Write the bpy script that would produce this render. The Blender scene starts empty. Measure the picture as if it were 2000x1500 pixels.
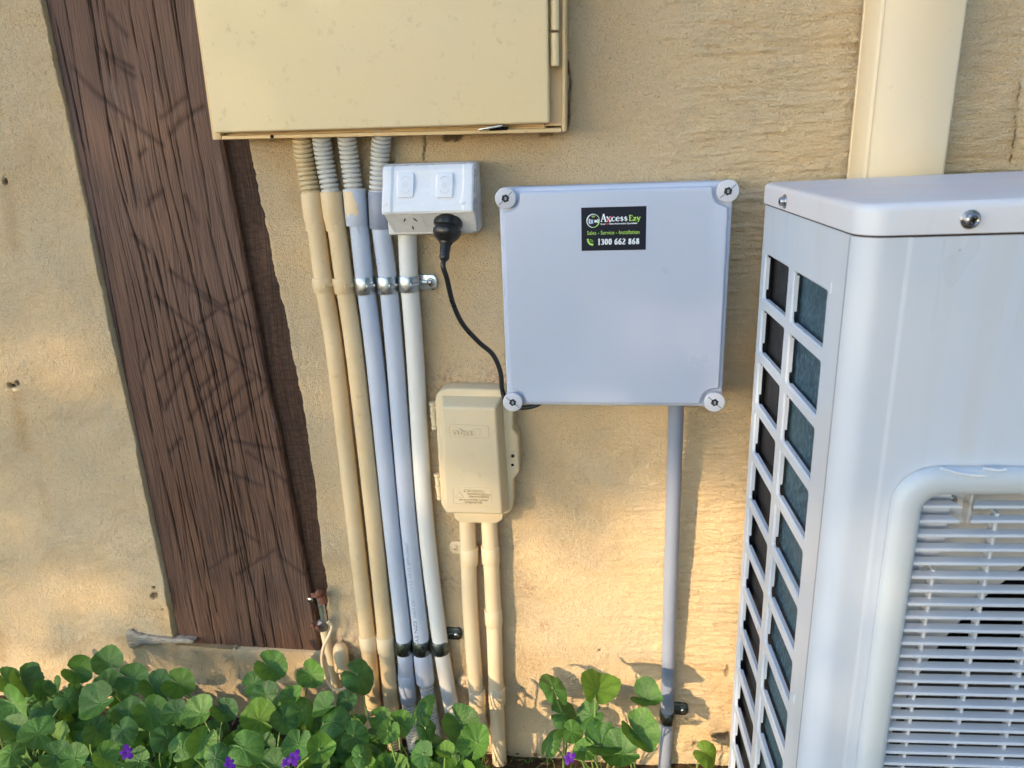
import bpy, bmesh, math, random
import numpy as np
from math import sin, cos, pi, radians, hypot, atan2, degrees
from mathutils import Vector, Matrix

S = bpy.context.scene
C = S.collection
rng = random.Random(7)

# ---------------------------------------------------------------- camera
F_PX = 1465.4            # focal length in pixels of the 2000x1500 photograph
PITCH, YAW, ROLL = .31606, -.13838, .039106
D = 1.0                  # camera to wall
fwd = np.array([sin(YAW) * cos(PITCH), cos(YAW) * cos(PITCH), -sin(PITCH)])
rt = np.array([cos(YAW), -sin(YAW), 0.]); dn = np.cross(fwd, rt)
r2 = cos(ROLL) * rt + sin(ROLL) * dn; d2 = -sin(ROLL) * rt + cos(ROLL) * dn
M = np.array([r2, d2, fwd])
CAM = np.array([0., -D, 0.])
cam = bpy.data.cameras.new('camera'); co = bpy.data.objects.new('camera', cam); C.objects.link(co)
cam.sensor_width = 36; cam.lens = 36 * F_PX / 2000; cam.clip_start = .02; cam.clip_end = 400
co.matrix_world = Matrix([[r2[0], -d2[0], -fwd[0], 0], [r2[1], -d2[1], -fwd[1], -D], [r2[2], -d2[2], -fwd[2], 0], [0, 0, 0, 1]])
cam.dof.use_dof = True; cam.dof.focus_distance = 1.0; cam.dof.aperture_fstop = 9
S.camera = co

# ---------------------------------------------------------------- sky, sun, exposure
SUN_AZ, SUN_EL = radians(180 + 38), radians(16.5)
W_ = bpy.data.worlds.new('World'); S.world = W_; W_.use_nodes = True
wn = W_.node_tree.nodes; sky = wn.new('ShaderNodeTexSky'); sky.sky_type = 'NISHITA'; sky.sun_disc = False
sky.sun_elevation = SUN_EL; sky.sun_rotation = SUN_AZ; sky.dust_density = .4; sky.air_density = 1.0; sky.ozone_density = 2.2
W_.node_tree.links.new(sky.outputs[0], wn['Background'].inputs[0]); wn['Background'].inputs[1].default_value = .15
sl = bpy.data.lights.new('sun', 'SUN'); sl.energy = 1.65; sl.angle = radians(.55); sl.color = (1, .74, .46)
so = bpy.data.objects.new('sun', sl); C.objects.link(so)
TOSUN = Vector((sin(SUN_AZ) * cos(SUN_EL), cos(SUN_AZ) * cos(SUN_EL), sin(SUN_EL)))
so.rotation_euler = TOSUN.to_track_quat('Z', 'Y').to_euler()
S.view_settings.view_transform = 'Standard'; S.view_settings.look = 'None'; S.view_settings.gamma = 1
S.view_settings.use_curve_mapping = False
S.view_settings.exposure = 1.80
S.cycles.max_bounces = 8; S.cycles.use_denoising = True

# ---------------------------------------------------------------- measuring: photograph pixels to points on real planes
def ray(px, py): return M.T @ np.array([(px - 1000) / F_PX, (py - 750) / F_PX, 1.])
def P(px, py, off=0.):
    d = ray(px, py); return CAM + d * ((D - off) / d[1])
AC_YAW = .050
B0 = P(1495, 398, .1)[:2].copy()
AU = np.array([cos(AC_YAW), sin(AC_YAW)]); AW = np.array([sin(AC_YAW), -cos(AC_YAW)])
DEP = .296
def plane(px, py, pt, n):
    d = ray(px, py); n = np.array([n[0], n[1], 0]); t = ((np.array([pt[0], pt[1], 0]) - CAM) @ n) / (d @ n); return CAM + d * t
def acside(px, py, u=0.): w = plane(px, py, B0 + u * AU, AU); return ((w[:2] - B0) @ AW, w[2])
def acfront(px, py, v=None):
    v = DEP if v is None else v
    w = plane(px, py, B0 + v * AW, AW); return ((w[:2] - B0) @ AU, w[2])
def A(u, v, z): q = B0 + u * AU + v * AW; return (q[0], q[1], z)

# ---------------------------------------------------------------- mesh building
class MB:
    def __init__(s): s.v = []; s.f = []
    def add(s, vs, fs):
        n = len(s.v); s.v += [tuple(map(float, v)) for v in vs]; s.f += [tuple(i + n for i in f) for f in fs]; return s
    def bm(s, b, fn=None):
        b.verts.ensure_lookup_table()
        for i, v in enumerate(b.verts): v.index = i
        s.add([fn(*v.co) if fn else v.co for v in b.verts], [[v.index for v in f.verts] for f in b.faces]); b.free(); return s
    def box(s, x0, x1, y0, y1, z0, z1, bev=0, seg=2, fn=None):
        b = bmesh.new(); bmesh.ops.create_cube(b, size=1)
        for v in b.verts: v.co = Vector(((x0 + x1) / 2 + v.co.x * (x1 - x0), (y0 + y1) / 2 + v.co.y * (y1 - y0), (z0 + z1) / 2 + v.co.z * (z1 - z0)))
        if bev: bmesh.ops.bevel(b, geom=b.edges[:], offset=bev, segments=seg, affect='EDGES', profile=.5)
        return s.bm(b, fn)
    def prism(s, pts, d0, d1, fn, bev=0, seg=2, bevback=False):
        """outline pts (a,b) extruded from depth d0 to d1 (front), fn(a,b,d)->world; front rim bevelled"""
        b = bmesh.new(); vs = [b.verts.new((p[0], p[1], d0)) for p in pts]; f = b.faces.new(vs)
        r = bmesh.ops.extrude_face_region(b, geom=[f]); nv = [g for g in r['geom'] if isinstance(g, bmesh.types.BMVert)]
        for v in nv: v.co.z = d1
        if bev:
            ed = [e for e in b.edges if all(abs(v.co.z - d1) < 1e-7 for v in e.verts) or (bevback and all(abs(v.co.z - d0) < 1e-7 for v in e.verts))]
            bmesh.ops.bevel(b, geom=ed, offset=bev, segments=seg, affect='EDGES', profile=.5)
        bmesh.ops.recalc_face_normals(b, faces=b.faces[:])
        return s.bm(b, fn)
    def tube(s, pts, rad, n=16, cap=True, arc=None):
        pts = [Vector(p) for p in pts]; R = rad if hasattr(rad, '__len__') else [rad] * len(pts)
        t0 = (pts[1] - pts[0]).normalized(); a = Vector((0, 1, 0)) if abs(t0.y) < .9 else Vector((1, 0, 0)); a = (a - t0 * a.dot(t0)).normalized()
        vs = []; m = n
        for i, p in enumerate(pts):
            t = (pts[min(i + 1, len(pts) - 1)] - pts[max(i - 1, 0)]).normalized()
            a = (a - t * a.dot(t)).normalized(); b = t.cross(a)
            for k in range(n):
                an = 2 * pi * k / n; vs.append(p + (a * cos(an) + b * sin(an)) * R[i])
        fs = [(i * m + k, i * m + (k + 1) % m, (i + 1) * m + (k + 1) % m, (i + 1) * m + k) for i in range(len(pts) - 1) for k in range(m)]
        if cap: fs += [tuple(range(m))[::-1], tuple((len(pts) - 1) * m + k for k in range(m))]
        return s.add(vs, fs)
    def lathe(s, prof, p, ax, n=24):
        """prof [(dist along axis, radius)] round the axis ax from p"""
        ax = Vector(ax).normalized(); p = Vector(p)
        return s.tube([p + ax * (d + i * 1e-7) for i, (d, r) in enumerate(prof)], [r for d, r in prof], n) if False else s._lathe(prof, p, ax, n)
    def _lathe(s, prof, p, ax, n):
        a = ax.orthogonal().normalized(); b = ax.cross(a); vs = []; m = len(prof)
        for d, r in prof:
            for k in range(n):
                an = 2 * pi * k / n; vs.append(p + ax * d + (a * cos(an) + b * sin(an)) * max(r, 1e-5))
        fs = [(i * n + k, i * n + (k + 1) % n, (i + 1) * n + (k + 1) % n, (i + 1) * n + k) for i in range(m - 1) for k in range(n)]
        fs += [tuple(range(n))[::-1], tuple((m - 1) * n + k for k in range(n))]
        return s.add(vs, fs)
    def blob(s, c, r, ax=None, sub=2, noise=0, seed=0):
        b = bmesh.new(); bmesh.ops.create_icosphere(b, subdivisions=sub, radius=1); q = random.Random(seed)
        for v in b.verts:
            k = 1 + noise * (q.random() - .5); v.co = Vector((v.co.x * r[0] * k, v.co.y * r[1] * k, v.co.z * r[2] * k))
            if ax is not None: v.co = ax @ v.co
            v.co += Vector(c)
        return s.bm(b)

BASE = {}
def mesh_of(name, mb, mat, off=(0, 0, 0), smooth=35):
    me = bpy.data.meshes.new(name); o = np.array(off)
    me.from_pydata([tuple(np.array(v) - o) for v in mb.v], [], mb.f); me.validate(); me.update()
    if smooth is not None:
        me.polygons.foreach_set('use_smooth', [True] * len(me.polygons)); me.set_sharp_from_angle(angle=radians(smooth))
    if mat: me.materials.append(mat)
    return me
def fixn(me):
    b = bmesh.new(); b.from_mesh(me); bmesh.ops.recalc_face_normals(b, faces=b.faces[:]); b.to_mesh(me); b.free()
def obj(name, mb, mat, parent=None, smooth=35, fix=True):
    off = BASE[parent] if parent else (0, 0, 0)
    me = mesh_of(name, mb, mat, off, None)
    if fix: fixn(me)
    if smooth is not None:
        me.polygons.foreach_set('use_smooth', [True] * len(me.polygons)); me.set_sharp_from_angle(angle=radians(smooth))
    o = bpy.data.objects.new(name, me); C.objects.link(o)
    if parent: o.parent = parent; BASE[o] = off
    return o
def tag(o, label, cat, group=None):
    o['label'] = label; o['category'] = cat
    if group: o['group'] = group
    return o
def thing(name, label, cat, loc, group=None):
    o = bpy.data.objects.new(name, None); C.objects.link(o); o.location = tuple(map(float, loc)); o.empty_display_size = .05
    BASE[o] = tuple(map(float, loc)); return tag(o, label, cat, group)
def solo(name, mb, mat, label, cat, group=None, smooth=35):
    """a thing that is one mesh, its origin at its own middle"""
    c = tuple(np.mean(np.array(mb.v), 0)); off = c
    me = mesh_of(name, mb, mat, off, None); fixn(me)
    me.polygons.foreach_set('use_smooth', [True] * len(me.polygons)); me.set_sharp_from_angle(angle=radians(smooth))
    o = bpy.data.objects.new(name, me); C.objects.link(o); o.location = c; BASE[o] = c; return tag(o, label, cat, group)

# ---------------------------------------------------------------- materials
class Mat:
    def __init__(s, name, rough=.6, spec=.5, col=None, metal=0):
        s.m = bpy.data.materials.new(name); s.m.use_nodes = True; s.t = s.m.node_tree; s.n = s.t.nodes; s.b = s.n['Principled BSDF']
        s.b.inputs['Roughness'].default_value = rough; s.b.inputs['Specular IOR Level'].default_value = spec; s.b.inputs['Metallic'].default_value = metal
        if col: s.b.inputs['Base Color'].default_value = (*col, 1)
        s.h = None; s.co = None
    def L(s, a, b): s.t.links.new(a, b)
    def coord(s, kind='Object'):
        if kind == 'World':
            g = s.n.new('ShaderNodeNewGeometry'); return g.outputs['Position']
        t = s.n.new('ShaderNodeTexCoord'); return t.outputs[kind]
    def map(s, src, scale=(1, 1, 1), rot=(0, 0, 0), loc=(0, 0, 0)):
        m = s.n.new('ShaderNodeMapping'); m.inputs['Scale'].default_value = scale; m.inputs['Rotation'].default_value = rot; m.inputs['Location'].default_value = loc
        s.L(src, m.inputs[0]); return m.outputs[0]
    def noise(s, src, scale, detail=3, rough=.5, dist=0):
        n = s.n.new('ShaderNodeTexNoise'); n.inputs['Scale'].default_value = scale; n.inputs['Detail'].default_value = detail
        n.inputs['Roughness'].default_value = rough; n.inputs['Distortion'].default_value = dist; s.L(src, n.inputs['Vector']); return n.outputs['Fac']
    def voro(s, src, scale, feat='F1', out='Distance'):
        n = s.n.new('ShaderNodeTexVoronoi'); n.feature = feat; n.inputs['Scale'].default_value = scale; s.L(src, n.inputs['Vector']); return n.outputs[out]
    def math(s, op, a, b=None, c=None, clamp=False):
        n = s.n.new('ShaderNodeMath'); n.operation = op; n.use_clamp = clamp
        for i, x in enumerate((a, b, c)):
            if x is None: continue
            if isinstance(x, (int, float)): n.inputs[i].default_value = x
            else: s.L(x, n.inputs[i])
        return n.outputs[0]
    def ramp(s, src, stops, smooth=False):
        n = s.n.new('ShaderNodeValToRGB'); e = n.color_ramp.elements
        if smooth: n.color_ramp.interpolation = 'EASE'
        while len(e) < len(stops): e.new(.5)
        for i, (p, c) in enumerate(stops):
            e[i].position = p; e[i].color = (*c, 1) if hasattr(c, '__len__') else (c, c, c, 1)
        s.L(src, n.inputs[0]); return n.outputs[0]
    def mix(s, fac, a, b, mode='MIX'):
        n = s.n.new('ShaderNodeMix'); n.data_type = 'RGBA'; n.blend_type = mode
        for i, x in ((0, fac), (6, a), (7, b)):
            if isinstance(x, (int, float)): n.inputs[i].default_value = x
            elif hasattr(x, '__len__'): n.inputs[i].default_value = (*x, 1)
            else: s.L(x, n.inputs[i])
        return n.outputs[2]
    def attr(s, name):
        n = s.n.new('ShaderNodeAttribute'); n.attribute_name = name; return n.outputs['Fac']
    def sep(s, src):
        n = s.n.new('ShaderNodeSeparateXYZ'); s.L(src, n.inputs[0]); return n.outputs
    def color(s, x): s.L(x, s.b.inputs['Base Color']); return s
    def rough(s, x): s.L(x, s.b.inputs['Roughness']); return s
    def bump(s, h, dist, strength=1.):
        n = s.n.new('ShaderNodeBump'); n.inputs['Distance'].default_value = dist; n.inputs['Strength'].default_value = strength
        s.L(h, n.inputs['Height'])
        if s.h is not None: s.L(s.h, n.inputs['Normal'])
        s.h = n.outputs[0]; s.L(s.h, s.b.inputs['Normal']); return s

def paint(name, col, col2, rough=.55, bump=.00012, bscale=900, dirt=None, nscale=14, dscale=60, drange=(.62, .72), spec=.4):
    """a coat of paint: two tones in soft clouds, specks of dirt, fine relief"""
    m = Mat(name, rough, spec); w = m.coord('World')
    c = m.mix(m.ramp(m.noise(w, nscale, 4), [(.35, 0), (.68, 1)]), col, col2)
    if dirt: c = m.mix(m.math('MULTIPLY', m.ramp(m.noise(w, dscale, 5, .7), [(drange[0], 0), (drange[1], 1)]), .7), c, dirt)
    m.color(c); m.rough(m.ramp(m.noise(w, nscale * 3, 4), [(.3, rough - .08), (.7, rough + .1)]))
    m.bump(m.noise(w, bscale, 2), bump)
    return m

CREAM = (.71, .55, .31)
# rendered wall: cream paint on dragged render
def wall_material():
    m = Mat('cream_render', .78, .3); w = m.coord('World')
    big = m.noise(w, 4.5, 4, .55); mid = m.noise(m.map(w, loc=(3, 1, 2)), 16, 5, .6)
    c = m.mix(m.ramp(big, [(.34, 0), (.66, 1)]), (.92, .68, .385), (.89, .705, .45))
    c = m.mix(m.ramp(mid, [(.40, 0), (.72, .45)]), c, (.76, .645, .45))
    c = m.mix(m.ramp(m.noise(m.map(w, loc=(9, 4, 6)), 7, 4), [(.56, 0), (.75, .5)]), c, (.90, .645, .32))
    c = m.mix(m.ramp(m.noise(m.map(w, (1, 1, .6), loc=(1, 8, 3)), 300, 3, .65), [(.60, 0), (.74, .55)]), c, (.46, .32, .16))
    c = m.mix(m.ramp(m.voro(m.map(w, (1, 1, 1)), 38), [(.0, .85), (.035, 0)]), c, (.16, .10, .05))
    st = m.math('MULTIPLY', m.math('MULTIPLY', m.attr('stain'), .62), m.ramp(m.noise(w, 45, 5, .7), [(.2, .45), (.7, 1)]))
    c = m.mix(st, c, (.62, .34, .10))
    rd = m.math('MULTIPLY', m.attr('red'), m.ramp(m.noise(w, 120, 5, .7), [(.45, 0), (.62, .8)]))
    c = m.mix(rd, c, (.48, .20, .12))
    c = m.mix(m.attr('hole'), c, (.10, .055, .03))
    m.color(c)
    x = m.sep(w)[0]
    streak = m.ramp(m.math('ADD', x, .0), [(.0, 0), (.12, 1)])
    dw = m.map(w, (.16, 1, 1)); h1 = m.noise(dw, 330, 4, .66, .3)
    h2 = m.noise(m.map(w, (.06, 1, 1.), loc=(2, 5, 1)), 210, 3, .5, .4)
    g1 = m.noise(w, 330, 5, .72); g2 = m.noise(m.map(w, loc=(5, 2, 1)), 150, 4, .6)
    hs = m.math('ADD', m.math('MULTIPLY', h1, .8), m.math('MULTIPLY', h2, .9)); hg = m.math('ADD', m.math('MULTIPLY', g1, .9), m.math('MULTIPLY', g2, .35))
    sm = m.math('ADD', m.math('MULTIPLY', hs, m.math('MULTIPLY', streak, .75)), m.math('MULTIPLY', hg, m.math('SUBTRACT', 1., m.math('MULTIPLY', streak, .55))))
    m.bump(sm, .0064, .95)
    m.bump(m.math('ADD', m.noise(w, 560, 4, .75), m.math('MULTIPLY', m.ramp(m.voro(w, 420), [(.1, 0), (.5, 1)]), .5)), .0019, .9)
    return m.m

def wood_material(name, tint=1., side=False):
    m = Mat(name, .72, .35); w = m.coord('World')
    warp = m.noise(m.map(w, (9, 1, 2.6)), 1, 1, .4)
    n = m.n.new('ShaderNodeCombineXYZ'); s = m.sep(w)
    xx = m.math('ADD', s[0], m.math('MULTIPLY', m.math('SUBTRACT', warp, .5), .055))
    m.L(xx, n.inputs[0]); m.L(s[1], n.inputs[1]); m.L(s[2], n.inputs[2]); q = n.outputs[0]
    fine = m.noise(m.map(q, (640, 60, 9)), 1, 5, .65)
    fine2 = m.noise(m.map(q, (1500, 60, 30)), 1, 2, .5)
    band = m.noise(m.map(q, (46, 20, 2.2)), 1, 4, .55)
    patch = m.noise(m.map(w, (7, 7, 4)), 1, 4, .6)
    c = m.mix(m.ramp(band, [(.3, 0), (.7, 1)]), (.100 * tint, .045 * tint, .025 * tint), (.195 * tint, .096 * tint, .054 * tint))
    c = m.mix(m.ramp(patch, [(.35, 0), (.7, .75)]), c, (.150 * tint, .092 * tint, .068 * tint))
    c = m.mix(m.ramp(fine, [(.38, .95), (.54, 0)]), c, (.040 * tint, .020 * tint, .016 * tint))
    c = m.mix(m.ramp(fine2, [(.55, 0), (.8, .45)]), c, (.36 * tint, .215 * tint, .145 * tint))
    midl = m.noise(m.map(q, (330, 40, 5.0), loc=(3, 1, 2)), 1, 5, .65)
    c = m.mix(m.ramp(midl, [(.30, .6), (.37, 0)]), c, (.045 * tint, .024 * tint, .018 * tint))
    zt = m.ramp(m.math('MULTIPLY_ADD', s[2], 1.0, .8), [(.25, 0), (.8, .55)])
    if not side: c = m.mix(zt, c, m.mix(.5, c, (.22, .145, .115)))
    if not side:
        smear = m.math('MULTIPLY', m.ramp(m.noise(m.map(q, (60, 9, 7), loc=(4, 2, 9)), 1, 5, .7), [(.62, 0), (.74, 1)]), m.ramp(m.noise(m.map(w, (5, 5, 5), loc=(2.2, 0, 1)), 1, 2), [(.48, 0), (.62, .6)]))
        c = m.mix(smear, c, (.40, .38, .42))
        c = m.mix(m.math('MULTIPLY', m.attr('saw'), .88), c, (.055, .028, .022))
        c = m.mix(m.math('MULTIPLY', m.attr('crack'), .8), c, (.008, .005, .004))
        c = m.mix(m.math('MULTIPLY', m.attr('edge'), .7), c, (.085, .058, .060))
    else:
        c = m.mix(m.ramp(m.noise(m.map(w, (70, 1, 210)), 1, 4, .7), [(.40, .6), (.58, 0)]), c, (.020, .012, .010))
    m.color(c)
    m.bump(m.math('ADD', fine, m.math('MULTIPLY', m.ramp(midl, [(.34, 0), (.46, 1)]), .6)), .0011, .8)
    m.bump(fine2, .0005, .7)
    return m.m

WALL = wall_material()
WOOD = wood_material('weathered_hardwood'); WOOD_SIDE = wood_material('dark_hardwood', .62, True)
M_DOOR = paint('cream_metal_paint', (.79, .64, .375), (.76, .635, .40), .5, .00022, 420, (.50, .39, .22), 9, 70, (.60, .78)).m
M_BOX = paint('cream_frame_paint', (.77, .58, .33), (.73, .54, .29), .5, .0002, 500, (.45, .32, .16), 12).m
M_CREAM = paint('cream_pipe_paint', (.77, .595, .36), (.70, .52, .29), .5, .0003, 380, (.45, .32, .18), 15, 55, (.6, .8)).m
M_CREAM2 = paint('cream_pipe_paint_smooth', (.76, .60, .38), (.73, .60, .40), .45, .00012, 500, (.5, .38, .24), 9, 70, (.64, .8)).m
M_DOWN = paint('cream_downpipe_paint', (.86, .69, .44), (.82, .68, .47), .45, .0001, 400, (.55, .42, .28), 8, 50, (.64, .8)).m
M_BLUE = paint('blue_grey_plastic', (.49, .56, .69), (.54, .59, .70), .38, .00004, 700, (.36, .36, .36), 10, 120, (.70, .8)).m
M_WHITEPIPE = paint('white_conduit_plastic', (.74, .73, .68), (.70, .72, .72), .40, .00004, 700, (.55, .45, .38), 8, 130, (.72, .8)).m
M_GREYPIPE = paint('grey_conduit_plastic', (.23, .27, .35), (.27, .30, .38), .38, .00004, 700, (.25, .22, .2), 10, 120, (.68, .8)).m
M_CORR = paint('pale_corrugated_plastic', (.60, .60, .56), (.55, .56, .58), .45, .00005, 700, (.36, .32, .24), 30, 160, (.58, .75)).m
M_CORRC = paint('painted_corrugated_plastic', (.60, .44, .22), (.66, .56, .38), .55, .00015, 500, (.35, .22, .10), 40, 90, (.55, .7)).m
M_GPO = paint('white_glossy_plastic', (.80, .82, .85), (.79, .81, .85), .25, .00001, 900).m
M_GPO2 = paint('white_moulded_plastic', (.66, .66, .66), (.63, .63, .63), .4, .00002, 900).m
M_LID = paint('light_grey_abs_plastic', (.475, .535, .67), (.465, .535, .68), .34, .00003, 1400, (.45, .45, .48), 5, 200, (.74, .78), .5).m
M_CAPS = paint('light_grey_screw_plastic', (.56, .58, .65), (.55, .58, .65), .4, .00002, 900).m
M_NBN = paint('beige_moulded_plastic', (.72, .585, .37), (.69, .58, .39), .55, .0004, 1300, (.52, .36, .22), 22, 60, (.6, .8)).m
M_BLACK = paint('black_rubber', (.012, .012, .014), (.018, .018, .02), .33, .00002, 900, spec=.5).m
M_DARK = Mat('dark_void', .8, .2, (.006, .006, .007)).m
def ac_mat(name, a, b, rough=.3, grime=False):
    m = Mat(name, rough, .5); w = m.coord('World')
    c = m.mix(m.ramp(m.noise(m.map(w, (1.4, 1.4, .35)), 9, 3), [(.35, 0), (.7, 1)]), a, b)
    c = m.mix(m.ramp(m.noise(m.map(w, (1, 1, .35), loc=(2, 1, 1)), 28, 5, .7), [(.55, 0), (.8, .25)]), c, (.56, .55, .50))
    c = m.mix(m.ramp(m.voro(w, 21), [(0, .8), (.028, 0)]), c, (.22, .18, .16))
    if grime:
        z = m.sep(w)[2]; top = m.ramp(m.math('MULTIPLY_ADD', z, 1.0, .30 + .0815 - .0), [(.0, 0), (.19, .0), (.30, 1)])
        near = m.ramp(m.math('ADD', z, .60), [(.42, 0), (.515, .9), (.525, .9), (.53, 0)])
        c = m.mix(m.math('MULTIPLY', near, m.ramp(m.noise(m.map(w, (1, 1, .12)), 75, 4, .6), [(.60, 0), (.76, .55)])), c, (.38, .34, .28))
        c = m.mix(m.ramp(m.noise(m.map(w, (1, 1, .05), loc=(3, 3, 3)), 34, 3, .5), [(.55, 0), (.7, .22)]), c, (.52, .52, .50))
    m.color(c); m.rough(m.ramp(m.noise(m.map(w, (1, 1, .4)), 11, 3), [(.3, rough - .05), (.7, rough + .14)]))
    m.bump(m.noise(w, 6, 1), .003, .3); m.bump(m.noise(w, 1500, 2), .00003, .8); return m.m
M_AC = ac_mat('white_enamel_steel', (.61, .66, .74), (.56, .64, .75), .30, True)
M_ACTOP = ac_mat('white_enamel_skylit', (.70, .72, .77), (.72, .69, .72), .42)  # lid paler than the case, standing in for sky light on the top
M_ACP = ac_mat('ivory_grille_plastic', (.54, .60, .66), (.53, .58, .60), .42)
M_SLAT = ac_mat('grille_slat_plastic', (.56, .60, .66), (.55, .58, .62), .42)
M_SHROUD = Mat('ivory_shroud_plastic', .55, .4, (.50, .50, .50)).m
def metal(name, col, rough, spots=None):
    m = Mat(name, rough, .5, col, 1.); w = m.coord('World')
    c = m.mix(m.ramp(m.noise(w, 160, 5, .65), [(.35, 0), (.65, 1)]), col, spots or tuple(x * .7 for x in col))
    m.color(c); m.rough(m.ramp(m.noise(w, 240, 4), [(.3, max(.05, rough - .12)), (.7, rough + .15)])); m.bump(m.noise(w, 700, 2), .0001); return m.m
M_ZINC = metal('zinc_plated_steel', (.58, .62, .64), .36, (.40, .46, .50))
M_ZINC2 = metal('tarnished_galvanised_steel', (.20, .24, .25), .35, (.07, .09, .09))
M_STEEL = metal('screw_steel', (.52, .52, .55), .25)
def rust():
    m = Mat('rusted_steel', .8, .3); w = m.coord('World')
    m.color(m.ramp(m.noise(w, 190, 5, .7), [(.3, (.10, .04, .025)), (.55, (.22, .09, .055)), (.75, (.30, .20, .15))])); m.bump(m.noise(w, 500, 3), .0008); return m.m
M_RUST = rust()
def fins():
    m = Mat('coil_fins', .6, .3, metal=0); w = m.coord('World')
    c = m.ramp(m.noise(m.map(w, (1, 1, .28)), 420, 4, .8), [(.34, (.010, .026, .042)), (.52, (.030, .080, .125)), (.70, (.16, .29, .37))])
    m.color(m.mix(m.ramp(m.noise(w, 12, 3), [(.4, 0), (.7, .5)]), c, (.09, .15, .16))); m.bump(m.noise(m.map(w, (1, 1, .2)), 700, 3), .001); return m.m
M_FINS = fins()
M_INNER = paint('dark_inner_panel', (.020, .021, .024), (.030, .031, .034), .6, .0003, 200, spec=.3).m
def soil():
    m = Mat('garden_soil', .95, .2); w = m.coord('World')
    m.color(m.ramp(m.noise(w, 60, 6, .7), [(.3, (.035, .022, .013)), (.6, (.10, .065, .04)), (.8, (.20, .14, .09))])); m.bump(m.noise(w, 90, 6, .7), .012); return m.m
M_SOIL = soil()
def leafm(name, g1, g2, vein, trans):
    m = Mat(name, .48, .4); o = m.coord('Object'); s = m.sep(o)
    r = m.math('SQRT', m.math('ADD', m.math('MULTIPLY', s[0], s[0]), m.math('MULTIPLY', s[1], s[1])))
    an = m.math('ARCTAN2', s[0], s[1]); sw = m.math('ABSOLUTE', m.math('SINE', m.math('ADD', m.math('MULTIPLY', an, 4.0), m.math('MULTIPLY', m.math('SUBTRACT', m.noise(o, 3, 2), .5), 2.2))))
    vl = m.ramp(m.math('MULTIPLY', sw, m.math('ADD', m.math('MULTIPLY', r, 1.0), .12)), [(.01, 1), (.07, 0)])
    inf = m.n.new('ShaderNodeObjectInfo'); rnd = inf.outputs['Random']
    c = m.mix(m.ramp(rnd, [(.25, 0), (.85, 1)]), g1, g2)
    c = m.mix(m.ramp(m.noise(m.map(m.coord('World')), 35, 4), [(.35, 0), (.7, .5)]), c, tuple(x * 1.5 for x in g2))
    c = m.mix(m.ramp(m.noise(m.map(m.coord('World'), loc=(4, 2, 7)), 60, 4, .7), [(.64, 0), (.78, .7)]), c, (.16, .13, .05))
    c = m.mix(m.math('MULTIPLY', vl, .32), c, vein)
    c = m.mix(m.math('MULTIPLY', m.ramp(sw, [(.80, 0), (.97, 1)]), .28), c, (.02, .07, .03))
    m.color(c); m.bump(m.math('ADD', m.math('MULTIPLY', sw, .35), m.noise(o, 9, 4)), .0014, .8)
    tr = m.n.new('ShaderNodeBsdfTranslucent'); m.L(m.mix(.5, c, (.25, .42, .03)), tr.inputs['Color'])
    mx = m.n.new('ShaderNodeMixShader'); mx.inputs[0].default_value = trans
    m.L(m.b.outputs[0], mx.inputs[1]); m.L(tr.outputs[0], mx.inputs[2]); m.L(mx.outputs[0], m.n['Material Output'].inputs[0]); return m.m
M_LEAF = leafm('violet_leaf_green', (.028, .105, .022), (.095, .22, .034), (.15, .27, .12), .22)
M_LEAF2 = leafm('violet_leaf_yellow_green', (.10, .24, .03), (.16, .30, .04), (.26, .40, .10), .42)
M_STEM = Mat('violet_stem', .5, .4, (.16, .26, .07)).m
M_PETAL = Mat('violet_petal', .5, .3, (.085, .012, .26)).m
M_GRASS = Mat('grass_blade', .5, .4, (.13, .24, .05)).m
M_CANOPY = Mat('canopy_leaf', .6, .3, (.05, .10, .025)).m
M_BARK = paint('tree_bark', (.10, .07, .045), (.16, .12, .08), .9, .004, 60).m

# ---------------------------------------------------------------- numpy noise
def vnoise(x, y, seed):
    r = np.random.RandomState(seed); T = r.rand(256, 256)
    xi = np.floor(x).astype(int); yi = np.floor(y).astype(int); fx = x - xi; fy = y - yi
    fx = fx * fx * (3 - 2 * fx); fy = fy * fy * (3 - 2 * fy)
    a = T[xi & 255, yi & 255]; b = T[(xi + 1) & 255, yi & 255]; c = T[xi & 255, (yi + 1) & 255]; d = T[(xi + 1) & 255, (yi + 1) & 255]
    return (a * (1 - fx) + b * fx) * (1 - fy) + (c * (1 - fx) + d * fx) * fy
def fbm(x, y, seed, o=4, g=.5):
    s = 0; a = 1; t = 0
    for i in range(o): s = s + a * vnoise(x * 2 ** i + i * 17.3, y * 2 ** i + i * 5.7, seed + i); t += a; a *= g
    return s / t
def seg_dist(X, Z, pts):
    d = np.full(X.shape, 9.)
    for (ax, az), (bx, bz) in zip(pts[:-1], pts[1:]):
        vx, vz = bx - ax, bz - az; L = vx * vx + vz * vz + 1e-12
        t = np.clip(((X - ax) * vx + (Z - az) * vz) / L, 0, 1); d = np.minimum(d, np.hypot(X - ax - t * vx, Z - az - t * vz))
    return d
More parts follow.
